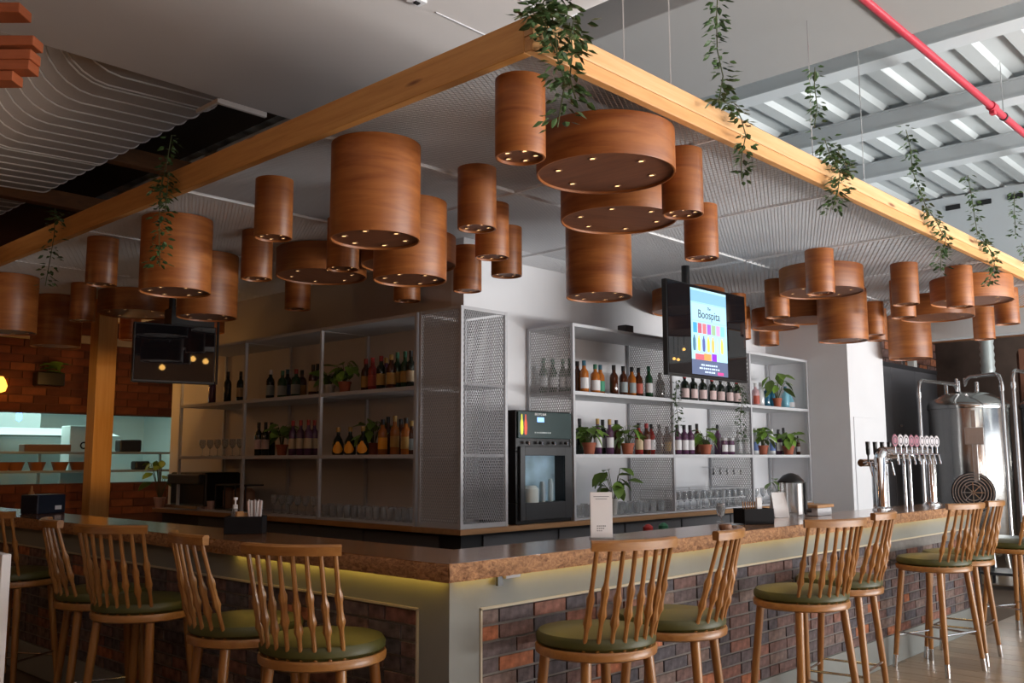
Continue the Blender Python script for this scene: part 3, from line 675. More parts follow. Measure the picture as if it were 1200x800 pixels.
def bottle(kind, glass, label, cap, x, y, z, lab, grp, face):
    key = (kind, glass, label, cap)
    if key not in BC:
        pr, lr, (l0, l1), (cr_, c0, c1) = PROF[kind]
        body = MB().lathe(pr, 16).mesh('bottle', G[glass], True)
        lm_ = MB().lathe([(lr, l0), (lr, l1)], 12, a0=-1.5, a1=1.5).mesh('label', LB[label], True) if label else None
        if label == 'flame' and kind == 'squat':      # teardrop-shaped label
            fm = MB(); ts = ((0, .35), (.12, .8), (.3, 1), (.55, .7), (.8, .3), (1, .03)); n_ = 8
            fm.add([((.0535 if t < .7 else .0535-.022*(t-.7)/.3)*math.cos(q*.95*w), (.0535 if t < .7 else .0535-.022*(t-.7)/.3)*math.sin(q*.95*w), .012+t*.118) for t, w in ts for q in [(-1+2*j/n_) for j in range(n_+1)]],
                   [(i*(n_+1)+j, i*(n_+1)+j+1, (i+1)*(n_+1)+j+1, (i+1)*(n_+1)+j) for i in range(len(ts)-1) for j in range(n_)])
            lm_ = fm.mesh('label', LB[label], True)
        cm = MB().lathe([(cr_, c0), (cr_, c1), (1e-4, c1)], 12).mesh('cap', cap if not isinstance(cap, str) else M[cap], True)
        BC[key] = (body, lm_, cm)
    body, lm_, cm = BC[key]
    o = inst('bottle', body, None, (x, y, z+.0005), face+random.uniform(-.25, .25)); tag(o, lab, 'bottle', grp)
    if lm_: inst('paper_label', lm_, o)
    inst('cap', cm, o)
    return o
for n_, c in dict(capblack=(.015, .015, .017), capred=(.36, .03, .03), capwhite=(.6, .6, .6), capgold=(.45, .28, .08), capgreen=(.03, .16, .09), capteal=(.03, .13, .2), capsilver=(.5, .5, .5)).items(): M[n_] = mat(n_, c, .4)
DESC = dict(wine='dark wine', green='green glass', brown='brown glass', amber='amber whisky', clear='clear glass', pink='pink', teal='dark teal', sky='pale blue', red='red', purple='dark purple')
def row_right(zi, items, bay, yd=2.36):
    seen = {}
    cnt = len(items)
    for i, it in enumerate(items):
        px, kind, glass, label, cap = it[:5]; yy = it[5] if len(it) > 5 else yd
        p = P(px, 480, 1, yy)
        lab = '%s bottle%s, %s from left, %s shelf, %s' % (DESC[glass], ', %s label' % label.replace('redlabel', 'red') if label else '', ordn(i), ('bottom', 'middle', 'upper')[zi], bay)
        bottle(kind, glass, label, cap, p.x, yy, ZSH[zi], lab, 'bottles on the right shelves', R(-100))
def row_left(zi, items, bay, xd=2.33):
    for i, it in enumerate(items):
        px, kind, glass, label, cap = it[:5]; xx = it[5] if len(it) > 5 else xd
        p = P(px, 480, 0, xx)
        lab = '%s bottle%s, %s from left, %s shelf, %s' % (DESC[glass], ', %s label' % label.replace('redlabel', 'red') if label else '', ordn(i), ('bottom', 'middle', 'upper')[zi], bay)
        bottle(kind, glass, label, cap, xx, p.y, ZSH[zi], lab, 'bottles on the left shelves', R(220))
A_, B_, C_ = 'bay beside dispenser', 'bay behind television', 'bay by pillar'
row_right(2, [(637, 'wine', 'green', 'white', 'capgreen', 2.62), (648, 'wine', 'green', 'white', 'capgreen', 2.60), (660, 'wine', 'green', 'white', 'capgreen', 2.56), (668, 'wine', 'green', 'white', 'capgreen', 2.50),
  (677, 'spirit', 'brown', None, 'capblack', 2.44), (685, 'spirit', 'amber', 'white', 'capteal'), (698, 'square', 'amber', 'white', 'capgreen'), (704, 'spirit', 'amber', 'green', 'capteal', 2.50),
  (720, 'spirit', 'brown', None, 'capblack', 2.42), (731, 'spirit', 'brown', 'grey', 'capblack', 2.42), (741, 'spirit', 'amber', 'grey', 'capblack', 2.42), (749, 'spirit', 'brown', 'redlabel', 'capblack', 2.42), (761, 'wine', 'green', 'white', 'capgreen', 2.40), (774, 'square', 'wine', None, 'capblack', 2.44)], A_)
row_right(2, [(p, 'square', 'wine', 'pinkish', 'capred' if i % 3 == 0 else 'capblack', 2.34) for i, p in enumerate((803, 813, 824, 835, 845, 855, 864))], B_)
row_right(2, [(886, 'square', 'pink', 'redlabel', 'capsilver', 2.40), (892, 'spirit', 'clear', None, 'capsilver', 2.46), (899, 'square', 'teal', None, 'capteal', 2.42), (905, 'square', 'teal', None, 'capteal', 2.44), (921, 'square', 'sky', None, 'capteal', 2.40), (926, 'squat', 'sky', 'white', 'capsilver', 2.40), (934, 'spirit', 'clear', 'blue', 'capwhite', 2.40)], C_)
row_right(1, [(679, 'wine', 'wine', None, 'capblack', 2.48), (700, 'wine', 'purple', 'white', 'capgold', 2.38), (706, 'wine', 'wine', 'white', 'capblack', 2.48), (714, 'wine', 'purple', 'white', 'capgold', 2.38), (722, 'wine', 'brown', None, 'capblack', 2.45),
  (748, 'spirit', 'red', 'cream', 'capblack', 2.36), (757, 'spirit', 'brown', 'pinkish', 'capred', 2.36), (763, 'spirit', 'red', 'white', 'capblack', 2.44), (772, 'spirit', 'brown', None, 'capblack', 2.44), (781, 'square', 'brown', 'gold', 'capblack', 2.40)], A_)
row_right(1, [(793, 'spirit', 'purple', 'white', 'capblack', 2.34), (801, 'spirit', 'purple', 'white', 'capblack', 2.34), (808, 'spirit', 'purple', 'white', 'capblack', 2.34), (816, 'wine', 'brown', None, 'capblack', 2.46), (840, 'wine', 'purple', None, 'capblack', 2.46), (847, 'jar', 'purple', 'white', 'capsilver', 2.30), (855, 'jar', 'purple', 'white', 'capsilver', 2.30), (864, 'square', 'clear', None, 'capsilver', 2.40), (873, 'square', 'clear', 'white', 'capsilver', 2.40)], B_)
row_right(1, [(884, 'spirit', 'clear', 'blue', 'capwhite', 2.36), (903, 'spirit', 'clear', 'blue', 'capwhite', 2.40), (911, 'spirit', 'purple', 'white', 'capblack', 2.42), (917, 'wine', 'wine', None, 'capblack', 2.46), (934, 'small', 'brown', 'white', 'capblack', 2.34)], C_)
L1, L2, L3 = 'left bay beside mesh cabinet', 'left middle bay', 'left bay near kitchen'
row_left(2, [(428, 'spirit', 'brown', 'gold', 'capred', 2.36), (436, 'spirit', 'red', 'redlabel', 'capred', 2.33), (446, 'spirit', 'wine', 'gold', 'capred', 2.30), (452, 'spirit', 'purple', 'cream', 'capgold', 2.42), (458, 'spirit', 'brown', 'gold', 'capgold', 2.30), (465, 'wine', 'green', 'gold', 'capgreen', 2.36), (474, 'wine', 'green', 'gold', 'capgreen', 2.36), (481, 'wine', 'wine', 'cream', 'capblack', 2.36)], L1)
row_left(2, [(316, 'spirit', 'wine', 'grey', 'capwhite'), (330, 'square', 'green', 'grey', 'capgreen'), (336, 'spirit', 'wine', 'blue', 'capteal', 2.42), (346, 'square', 'green', 'grey', 'capred'), (353, 'square', 'brown', 'gold', 'capblack', 2.42), (366, 'spirit', 'brown', 'cream', 'capblack'), (371, 'wine', 'wine', 'cream', 'capblack', 2.45)], L2)
row_left(2, [(248, 'wine', 'purple', None, 'capblack', 2.28), (266, 'wine', 'wine', None, 'capblack', 2.28), (281, 'wine', 'wine', 'cream', 'capblack', 2.36)], L3)
row_left(1, [(397, 'squat', 'wine', 'flame', 'capgold', 2.26), (411, 'squat', 'wine', 'flame', 'capgold', 2.26), (426, 'squat', 'wine', 'flame', 'capgold', 2.26), (449, 'spirit', 'amber', 'flame', 'capblack', 2.34), (455, 'wine', 'brown', None, 'capblack', 2.40), (463, 'wine', 'amber', 'gold', 'capgold', 2.32), (470, 'spirit', 'brown', None, 'capblack', 2.40), (476, 'spirit', 'amber', 'gold', 'capblack', 2.30), (483, 'square', 'brown', 'grey', 'capgold', 2.34)], L1)
row_left(1, [(304, 'wine', 'wine', 'pinkish', 'capblack', 2.26), (312, 'wine', 'wine', 'pinkish', 'capblack', 2.28), (319, 'wine', 'wine', None, 'capblack', 2.38), (344, 'wine', 'purple', 'cream', 'capred', 2.26), (353, 'wine', 'purple', 'cream', 'capred', 2.26), (362, 'wine', 'purple', 'cream', 'capred', 2.26), (369, 'wine', 'purple', 'cream', 'capred', 2.34)], L2)

# ------------------------------------------------------------------ glasses
tum = MB().lathe([(1e-4, .0), (.028, 0), (.033, .10), (.030, .10), (.0265, .012), (1e-4, .012)], 14).mesh('tumbler', M['tumbler'], True)
stem = MB().lathe([(1e-4, 0), (.030, 0), (.030, .003), (.004, .008), (.0035, .07), (.020, .085), (.034, .12), (.030, .165), (.028, .165), (.031, .12), (.018, .09), (1e-4, .084)], 14).mesh('wine_glass', M['tumbler'], True)
def glasses(side, px0, px1, n_, me, z, d, lab, grp, name):
    for i in range(n_):
        px = px0+(px1-px0)*i/(n_-1); p = P(px, 560, 1 if side == 'r' else 0, d)
        o = inst(name, me, None, (p.x, d, z+.0005) if side == 'r' else (d, p.y, z+.0005)); tag(o, lab % ordn(i), 'glass', grp)
glasses('r', 678, 784, 12, tum, ZSH[0], 2.30, '%s clear tumbler from left in front row, bottom shelf beside the dispenser', 'tumblers beside the dispenser', 'tumbler')
glasses('r', 684, 782, 10, tum, ZSH[0], 2.44, '%s clear tumbler from left in back row, bottom shelf beside the dispenser', 'back tumblers beside the dispenser', 'tumbler')
glasses('r', 794, 874, 12, stem, ZSH[0], 2.30, '%s stem glass from left in front row, bottom shelf below the television', 'front stem glasses', 'wine_glass')
glasses('r', 792, 866, 10, stem, ZSH[0], 2.44, '%s stem glass from left in back row, bottom shelf below the television', 'back stem glasses', 'wine_glass')
glasses('r', 885, 902, 3, stem, ZSH[0], 2.32, '%s stem glass from left, bottom shelf of the bay by the pillar', 'stem glasses by the pillar', 'wine_glass')
glasses('l', 382, 484, 13, tum, ZSH[0], 2.26, '%s amber-lit tumbler from left, front row, bottom shelf left of mesh cabinet', 'tumblers by the mesh cabinet', 'tumbler')
glasses('l', 388, 482, 10, tum, ZSH[0], 2.42, '%s amber-lit tumbler from left, back row, bottom shelf left of mesh cabinet', 'back tumblers by the mesh cabinet', 'tumbler')
glasses('l', 322, 368, 6, stem, ZSH[0], 2.28, '%s dim stem glass from left, bottom shelf of the left middle bay', 'stem glasses in left middle bay', 'wine_glass')
glasses('l', 236, 280, 6, stem, ZSH[1], 2.28, '%s warm-lit stem glass from left, middle shelf nearest the kitchen', 'stem glasses near the kitchen', 'wine_glass')
# glass trays (double-decker rack board) seen as fine lines above the stem glasses
gr = thing('glass_rack', 'low wire glass rack around the stem glasses behind the television', 'rack', (4.95, 2.22, ZSH[0]))
b = MB()
for zz in (.09, .185): 
    for (x0, x1, y0, y1) in ((0, 1.3, 0, .006), (0, 1.3, .40, .406), (0, .006, 0, .4), (1.294, 1.3, 0, .4)): b.box(x0, x1, y0, y1, zz, zz+.008)
b.build('wire_frame', M['frame'], gr)
b = MB()
for x in (0, .43, .86, 1.294): b.box(x, x+.006, 0, .006, 0, .193); b.box(x, x+.006, .40, .406, 0, .193)
b.build('rack_leg', M['frame'], gr)
hk = thing('hanging_clips', 'row of small dark clips hanging on the shelf mesh behind the television', 'clips', (0, 0, 0))
for px in (836, 844, 852, 860, 868):
    p = P(px, 556, 1, 2.62); MB().tube([p+Vector((0, 0, .07)), p+Vector((0, 0, .02)), p], [.006, .008, .016], 8).build('clip', M['dark'], hk, True)
MB().tube([P(830, 548, 1, 2.625), P(874, 549, 1, 2.625)], .004, 6).build('rail', M['frame'], hk)

# ------------------------------------------------------------------ pot plants
def leafmesh(l, w, m):
    b = MB(); vs = []; fs = []
    prof = ((0, .02), (.15, .55), (.4, 1), (.7, .75), (.9, .3), (1, .02))
    for t, ww in prof:
        for s_ in (-1, 0, 1): vs.append((s_*ww*w/2, t*l, (.08*l if s_ else 0)*ww - .35*l*t*t*.6))
    for i in range(len(prof)-1):
        for j in range(2): fs.append((i*3+j, i*3+j+1, (i+1)*3+j+1, (i+1)*3+j))
    return b.add(vs, fs).mesh('leaf', m, True)
LF = leafmesh(.125, .095, M['leaf2']); LFb = leafmesh(.155, .11, M['leaf2'])
def plant(loc, label, pot='terra', pr=.055, phh=.10, nl=18, sp=.14, ht=.17, big=False, lean=(0, 0), name='potted_plant'):
    t = thing(name, label, 'plant', loc, random.uniform(0, 6))
    if pot:
        po_ = MB().lathe([(1e-4, 0), (pr*.72, 0), (pr*.95, phh*.8), (pr*1.06, phh*.8), (pr*1.06, phh), (pr*.9, phh), (pr*.88, phh*.86), (1e-4, phh*.86)], 20).build('pot', M[pot], t, True)
        MB().lathe([(1e-4, phh*.87), (pr*.88, phh*.87)], 16).build('soil', M['soil'], po_)
    for k in range(nl):
        a = k*2.4+random.uniform(-.3, .3); e = random.uniform(.25, 1.0); hgt = phh*.86+ht*random.uniform(.35, 1.0)
        b0 = Vector((.01*math.cos(a), .01*math.sin(a), phh*.8)); b1 = Vector((sp*e*.55*math.cos(a)+lean[0]*e, sp*e*.55*math.sin(a)+lean[1]*e, hgt))
        mid = b0.lerp(b1, .5)+Vector((0, 0, .03))
        MB().tube([b0, mid, b1], .0028, 5).build('stalk', M['stem'], t)
        lf = inst('leaf', LFb if (big or k % 3 == 0) else LF, t, b1); lf.rotation_euler = (random.uniform(-1.0, .35), random.uniform(-.4, .4), a-math.pi/2); lf.scale = (random.uniform(.75, 1.1),)*3
    return t
def pr_(px, zi, yy): p = P(px, 500, 1, yy); return (p.x, yy, ZSH[zi]+.0005)
def pl_(px, zi, xx): p = P(px, 500, 0, xx); return (xx, p.y, ZSH[zi]+.0005)
plant(pr_(690, 1, 2.30), 'leafy plant in terracotta pot on middle shelf, left one beside the dispenser', pr=.06)
plant(pr_(735, 1, 2.30), 'leafy plant in terracotta pot on middle shelf, left of the reddish bottles', pr=.06)
plant(pr_(826, 1, 2.30), 'spreading leafy plant in terracotta pot on middle shelf below the television', pr=.065, nl=15, sp=.18)
plant(pr_(893, 1, 2.30), 'upright leafy plant in terracotta pot on middle shelf of bay by pillar', pr=.06, ht=.22)
plant(pr_(923, 1, 2.30), 'bushy plant in terracotta pot at the right end of the middle shelf', pr=.065)
plant(pr_(912, 2, 2.32), 'tall leafy plant in small terracotta pot on upper shelf by pillar', pr=.05, phh=.11, ht=.30, nl=14, sp=.24, big=True)
plant(pr_(909, 0, 2.26), 'broad-leaved plant in a glass vase on the bottom shelf by the pillar', 'whitepot', .035, .13, 10, .2, .16, True)
plant((P(719, 560, 1, 2.28).x, 2.28, ZSH[0]+.0005), 'broad-leaved plant trailing from a slim vase on bottom shelf behind the white sign', 'whitepot', .035, .14, 18, .24, .30, True)
plant(pl_(403, 2, 2.28), 'leafy plant in dark red pot on left upper shelf', pr=.055, ht=.2)
plant(pl_(386, 2, 2.30), 'small light green plant in a white pot on left upper shelf', 'whitepot', .045, .09, 8, .1, .12)
plant(pl_(438, 1, 2.40), 'green plant behind the flame-labelled bottles on left middle shelf', pr=.05, sp=.2, ht=.2)
plant(pl_(331, 1, 2.30), 'leafy plant in dark red pot between wine bottles, left middle bay', pr=.055, ht=.2)
p = P(187, 590, 0, 2.2); plant((2.2, p.y, .9635), 'little plant in a pale pink pot at the kitchen end of the ledge', 'pinkpot', .06, .11, 18, .26, .42)

# ------------------------------------------------------------------ drinks dispenser
dp = thing('drinks_dispenser', 'black cabinet drinks dispenser with glass door and display beside the mesh cabinet', 'dispenser', (2.745, 2.19, .9635))
DW, DD, DH = .665, .42, .885
b = MB(); b.box(0, DW, .02, DD, .0, .165); b.box(0, .07, .02, DD, .165, .56); b.box(DW-.09, DW, .02, DD, .165, .56); b.box(0, DW, .02, DD, .56, DH); b.box(.07, DW-.09, DD-.03, DD, .06, .56); b.build('cabinet_body', M['black'], dp, bevel=.006)
MB().box(.01, DW-.01, .0, .019, .665, DH-.01).build('display_panel', mat('dispenser_display', (.02, .045, .045), .25), dp, bevel=.004)
d = MB(); d.box(.03, .085, -.004, .019, .03, .60); d.box(DW-.10, DW-.01, -.004, .019, .03, .60); d.box(.085, DW-.10, -.004, .019, .03, .165); d.box(.085, DW-.10, -.004, .019, .53, .60)
dr = d.build('door', M['dark'], dp, bevel=.003)
MB().box(.085, DW-.10, .004, .010, .165, .53).build('door_glass', mat('dispenser_glass', (.9, .95, 1), .05, trans=1, ior=1.1), dr)
MB().box(.075, DW-.095, .115, .125, .167, .555).build('lit_back_panel', mat('dispenser_back', (.34, .45, .50), .4, emit=(.34, .50, .58), es=.16, var=.5, vs=5), dp)
for i in range(4):
    tp_ = MB().tube([(.10+i*.155, -.002, .63), (.10+i*.155, -.03, .63)], .012, 10).build('tap', M['dark'], dp, True); MB().tube([(.10+i*.155, -.03, .638), (.10+i*.155, -.032, .612)], .006, 8).build('spout', M['chrome'], tp_, True)
MB().box(.23, .31, -.003, -.0005, .795, .832).build('status_screen', mat('status_blue', (.2, .4, 1), .4, emit=(.25, .5, 1), es=1.6), dp)
for i, (c, xx) in enumerate((((.80, .80, .06), .05), ((.75, .10, .05), .095))):
    MB().lathe([(1e-4, .69), (.014, .70), (.018, .74), (.016, .79), (.008, .815), (.006, .85), (1e-4, .852)], 12, c=(xx, -.0005, 0), sy=.12).build('printed_bottle', mat('printed_bottle', c, .5, emit=c, es=.35), dp, True)
text('BREWS BAR', .026, M['paper'], 'display_lettering', dp, (.27, -.0012, .855), (R(90), 0, 0))
b = MB()
for i in range(9): b.box(.20+i*.022, .20+i*.022+random.uniform(.010, .019), -.0012, -.0005, .706, .716)
b.build('display_print', M['ksteel'], dp)
# things inside
for i, (c, x0, z0, w_, h_) in enumerate((('kwhite', .12, .07, .13, .13), ('ksteel', .30, .07, .05, .16), ('kwhite', .40, .07, .045, .18))):
    o = MB().lathe([(1e-4, 0), (w_/2, 0), (w_/2, h_*.8), (w_/3, h_), (1e-4, h_)], 14).build('dispenser_container', M[c], None, True, loc=(2.745+x0+w_/2, 2.225, .9635+.1655))
    tag(o, ('wide white tub', 'slim grey carton', 'white bottle')[i]+' inside the glass door of the drinks dispenser', 'container')

# ------------------------------------------------------------------ televisions
tv = thing('television', 'large television showing a drinks poster, hung from the canopy on the right', 'television', (0, 1.62, 0))
tl = P(780.5, 325, 1, 1.62); br_ = P(876, 448, 1, 1.62); x0, x1, z1, z0 = tl.x, br_.x-.0, 2.985, 2.165
b = MB(); b.box(x0, x1, .0, .05, z0, z1); b.build('casing', M['black'], tv, bevel=.006)
MB().box(x0+.012, x1-.012, -.004, -.0005, z0+.02, z1-.012).build('screen', M['screen'], tv)
pz0, pz1 = z0+.16, z1-.03
xl, xr = P(810, 390, 1, 1.615).x, P(851.5, 390, 1, 1.615).x
pm = lambda n_, c, s=.9: mat('screen_'+n_, c, .4, emit=c, es=s)
ps_ = MB().box(xl, xr, -.0065, -.0045, pz0, pz1).build('poster', pm('poster', (.36, .62, .74), .75), tv)
MB().box(xl, xr, -.0065, -.0045, z0+.03, pz0-.001).build('poster_footer', pm('footer', (.09, .12, .22), .6), tv)
MB().box(xl, xr, -.0069, -.0066, pz1-.12, pz1-.02).build('poster_header', pm('header', (.22, .46, .68), .6), tv)
ink = pm('ink', (.02, .04, .08), .3); wink = pm('white_ink', (.55, .68, .85), .9)
cxp = (xl+xr)/2
text('The', .04, ink, 'poster_lettering', tv, (cxp, -.0070, pz1-.165), (R(90), 0, 0))
text('Boospita', .105, ink, 'poster_lettering', tv, (cxp, -.0070, pz1-.225), (R(90), 0, 0))
fbx = MB()
for (a0, a1, c0, c1) in ((cxp-.29, cxp+.29, pz1-.290, pz1-.285), (cxp-.29, cxp+.29, pz1-.130, pz1-.125), (cxp-.29, cxp-.285, pz1-.290, pz1-.125), (cxp+.285, cxp+.29, pz1-.290, pz1-.125)): fbx.box(a0, a1, -.0069, -.0066, c0, c1)
fbx.build('poster_frame', pm('frameline', (.25, .48, .62), .7), tv)
cl = [(.05, .30, .55), (.45, .10, .15), (.55, .16, .18), (.30, .10, .55), (.28, .42, .25), (.50, .30, .60), (.20, .50, .62)]
for i, c in enumerate(cl):
    xx = xl+.03+i*(xr-xl-.06)/7; MB().box(xx, xx+.062, -.0072, -.0066, pz1-.395, pz1-.305).build('printed_can', pm('can', c, .8), tv)
for i, c in enumerate([(.06, .16, .24), (.70, .55, .08), (.08, .10, .32), (.72, .52, .08), (.65, .42, .10), (.40, .60, .45), (.70, .52, .12)]):
    xx = xl+.045+i*(xr-xl-.06)/7; MB().lathe([(1e-4, 0), (.020, .005), (.024, .05), (.022, .10), (.010, .125), (.010, .14), (1e-4, .14)], 10, c=(xx, -.0066, pz0+.075), sy=.03).build('printed_glass', pm('glass', c, .8), tv, True)
MB().box(cxp-.24, cxp-.1, -.0072, -.0066, pz0+.0, pz0+.05).build('printed_fruit', pm('fruit', (.60, .10, .14), .8), tv); MB().box(cxp-.10, cxp+.02, -.0072, -.0066, pz0+.0, pz0+.06).build('printed_fruit', pm('fruit2', (.70, .28, .08), .8), tv); MB().box(cxp+.03, cxp+.11, -.0072, -.0066, pz0+.0, pz0+.065).build('printed_box', pm('box', (.22, .02, .55), .9), tv)
b = MB()
for j, wd in enumerate((.30, .36, .18)):
    for i in range(int(wd/.034)): b.box(cxp-wd/2+i*.034, cxp-wd/2+i*.034+random.uniform(.016, .03), -.0072, -.0066, pz0-.05-j*.03, pz0-.036-j*.03)
b.build('poster_small_print', wink, tv); MB().box(cxp+.12, cxp+.22, -.0072, -.0066, z0+.04, z0+.065).build('printed_tag', pm('pinktag', (.6, .05, .25), .8), tv)
MB().tube([(P(805, 320, 1, 1.65).x, .045, 2.7), (P(805, 320, 1, 1.65).x, .045, 3.148)], .036, 14).build('ceiling_pole', M['black'], tv, True); MB().box(x0+.35, x1-.5, .05, .08, 2.45, 2.75).build('bracket', M['black'], tv)
t2 = thing('television', 'dark switched-off television hung over the left end of the bar', 'television', (1.33, 5.0, 2.40), R(-12))
MB().box(-.345, .365, 0, .05, -.265, .255).build('casing', M['black'], t2, bevel=.006); MB().box(-.33, .35, -.004, -.0005, -.245, .242).build('screen', M['screen'], t2)
MB().box(-.02, .36, .05, .30, .12, .42).build('mount_box', M['black'], t2); MB().tube([(0, .12, .4), (0, .12, .748)], .03, 12).build('ceiling_pole', M['black'], t2, True)
MB().tube([(.385, .02, -.26), (.385, .02, .4)], .012, 8).build('side_cable', M['dark'], t2)
# warm pendant bulbs on the seating side, off frame: the dark screens mirror them
def mirrored(px, py, p0, nrm, yv):
    d = (fw+rt*((px-600)/F)+up*((400-py)/F)).normalized(); h = CAM+d*((p0-CAM).dot(nrm)/d.dot(nrm)); d2 = d-nrm*2*d.dot(nrm)
    return tuple(h+d2*((yv-h.y)/d2.y))
n1 = Vector((-math.sin(R(12)), -math.cos(R(12)), 0)); q1 = Vector((1.33, 5.0, 2.4))+n1*.004; n2 = Vector((0, -1, 0)); q2 = Vector((4.6, 1.616, 2.5))
BUL = [mirrored(px, py, q1, n1, -4.8) for px, py in ((196, 415), (215, 412), (226, 420), (241, 423), (190, 430))]+[mirrored(px, py, q2, n2, -1.3) for px, py in ((790, 420), (795, 421), (801.5, 409))]
for i, (x, y, z) in enumerate(BUL):
    t = thing('pendant_bulb', 'warm pendant bulb off frame, %s of those mirrored in the %s screen' % (ordn(i if i < 5 else i-5), 'left' if i < 5 else 'right'), 'lamp', (x, y, z), group='warm pendant bulbs')
    q = .55 if i < 5 else .22
    MB().lathe([(1e-4, -.10*q), (.07*q, -.08*q), (.10*q, -.01*q), (.07*q, .05*q), (.015*q, .09*q)], 14).build('bulb', M['bigglow'], t, True); MB().tube([(0, 0, .06), (0, 0, 4.7-z)], .004, 6).build('cord', M['black'], t)

# ------------------------------------------------------------------ things on the counter
def onc(px, py, z=TZ+.0005): v = P(px, py, 2, z); return v
def caddy(c, rz, label, straws):
    t = thing('napkin_caddy', label, 'caddy', (c[0], c[1], TZ+.0005), rz)
    b = MB(); b.box(-.085, .085, -.06, -.054, 0, .095); b.box(-.085, .085, .054, .06, 0, .095); b.box(-.085, -.079, -.054, .054, 0, .095); b.box(.079, .085, -.054, .054, 0, .095); b.box(-.079, .079, -.054, .054, 0, .006); b.box(-.003, .003, -.054, .054, .006, .09); b.build('tray', M['matte'], t, bevel=.002); t.scale = (1.22, 1.15, 1)
    return t
c1 = onc(283, 626); c1 = (c1.x+.06, c1.y+.06)
caddy(c1, R(-43), 'black caddy with straws and napkins on the left counter', True)
Mz = Matrix.Rotation(R(-43), 4, 'Z')
def at_c1(x, y, z=.007): v = Mz @ Vector((x, y, 0)); return (c1[0]+v.x, c1[1]+v.y, TZ+.0005+z)
for i in range(10):
    o = MB().tube([(0, 0, 0), (.012*(i % 5-2)*.6, .004, .17+.004*(i % 3))], .0052, 7).build('paper_straw', M['napkin'] if i % 2 else M['straw'], None, True, loc=at_c1(.028+.0115*(i % 5), -.02+.025*(i//5)))
    tag(o, '%s %s straw from left, %s row in the black caddy on the left counter' % (ordn(i % 5), 'white' if i % 2 else 'printed', 'front' if i < 5 else 'rear'), 'straw', 'straws in the left caddy')
for i in range(2):
    tag(MB().box(-.022, .022, -.012, .012, 0, .115-.012*i).build('snack_packet', M['bread'], None, bevel=.006, loc=at_c1(-.008-.0, -.028+.045*i) if i else at_c1(-.03, -.025)), ('front' if i == 0 else 'rear')+' brown packet in the black caddy on the left counter', 'packet')
sb = thing('sanitizer_bottle', 'clear pump sanitizer bottle beside the black caddy on the left counter', 'bottle', at_c1(-.06, -.0, .007))
MB().lathe([(1e-4, 0), (.020, 0), (.022, .01), (.022, .10), (.015, .12), (.012, .13), (1e-4, .13)], 16).build('body', M['tumbler'], sb, True)
MB().lathe([(.014, .128), (.014, .15), (.005, .152), (.005, .175), (.012, .177), (.012, .19), (1e-4, .19)], 12).build('pump', M['paper'], sb, True)
# QR stand (its code is left out)
q = onc(705, 631); sg = thing('table_sign', 'white upright sign stand on the counter near the corner', 'sign', (q.x, q.y, TZ+.0005), R(-43))
MB().box(-.057, .057, -.005, .005, .006, .235).build('sign_panel', M['paper'], sg, bevel=.002); MB().box(-.06, .06, -.035, .035, 0, .007).build('sign_base', M['tumbler'], sg, bevel=.002)
b = MB(); b.box(-.04, .04, -.0062, -.0052, .212, .2145); b.box(-.03, .03, -.0062, -.0052, .200, .2025)
for j in range(3):
    for i in range(5-j): b.box(-.024+i*.010, -.024+i*.010+random.uniform(.005, .008), -.0062, -.0052, .062-j*.012, .067-j*.012)
b.build('sign_print', M['print'], sg)
# right caddy, menu, napkin, water jar
c2 = onc(890, 614); t = caddy((c2.x+.02, c2.y+.05), R(-30), 'black caddy with stirrers and napkins on the right counter', False)
for i in range(7):
    tag(MB().tube([(0, 0, 0), (.004*(i-3), 0, .13)], .004, 6).build('wooden_stirrer', M['bread'], None, loc=(c2.x-.035+.012*i, c2.y+.085-.008*i, TZ+.007)), '%s wooden stirrer from left in the black caddy on the right counter' % ordn(i), 'stirrer', 'stirrers in the right caddy')
tag(MB().box(-.03, .03, -.006, .006, 0, .155).build('napkin_stack', M['napkin'], None, bevel=.002, loc=(c2.x+.055, c2.y+.03, TZ+.007)), 'white napkins standing in the right caddy', 'napkins')
mn = thing('menu_tent', 'white folded card tent right of the black caddy on the counter', 'card', (onc(921, 606).x, onc(921, 606).y+.05, TZ+.0005), R(-35))
b = MB(); b.add([(-.055, -.045, 0), (.055, -.045, 0), (.055, 0, .17), (-.055, 0, .17), (-.055, .045, 0), (.055, .045, 0)], [(0, 1, 2, 3), (3, 2, 5, 4)]); o = b.build('folded_card', M['paper'], mn); m_ = o.modifiers.new('thick', 'SOLIDIFY'); m_.thickness = .002
wj = thing('water_dispenser', 'tall drink jar with black domed lid at the right of the counter', 'jar', (onc(937, 606).x+.05, onc(937, 606).y+.08, TZ+.0005))
MB().lathe([(1e-4, 0), (.085, 0), (.085, .02), (.08, .025), (.08, .235), (.075, .24), (1e-4, .24)], 24).build('jar_body', M['tumbler'], wj, True)
MB().lathe([(.09, .236), (.092, .245), (.055, .285), (.02, .30), (1e-4, .302)], 24).build('lid', M['black'], wj, True); MB().box(-.075, -.02, -.089, -.083, .02, .23).build('label_card', M['paper'], wj); MB().tube([(.06, -.08, .04), (.075, -.11, .04)], .012, 8).build('spigot', M['black'], wj, True)
MB().box(.05, .075, -.082, -.06, .015, .24).build('side_strip', M['dark'], wj)
bd = thing('serving_board', 'small wooden board on a pale box behind the jar', 'board', (onc(960, 606).x+.22, onc(960, 606).y+.12, TZ+.0005))
MB().box(-.11, .11, -.06, .06, 0, .055).build('pale_box', M['shelf'], bd, bevel=.004); MB().box(-.13, .13, -.07, .07, .056, .078).build('board', M['backtop_x'], bd, bevel=.004)
ft = thing('drip_tray', 'round pale drip tray left of the right caddy', 'tray', (onc(866, 616).x-.02, onc(866, 616).y+.04, TZ+.0005))
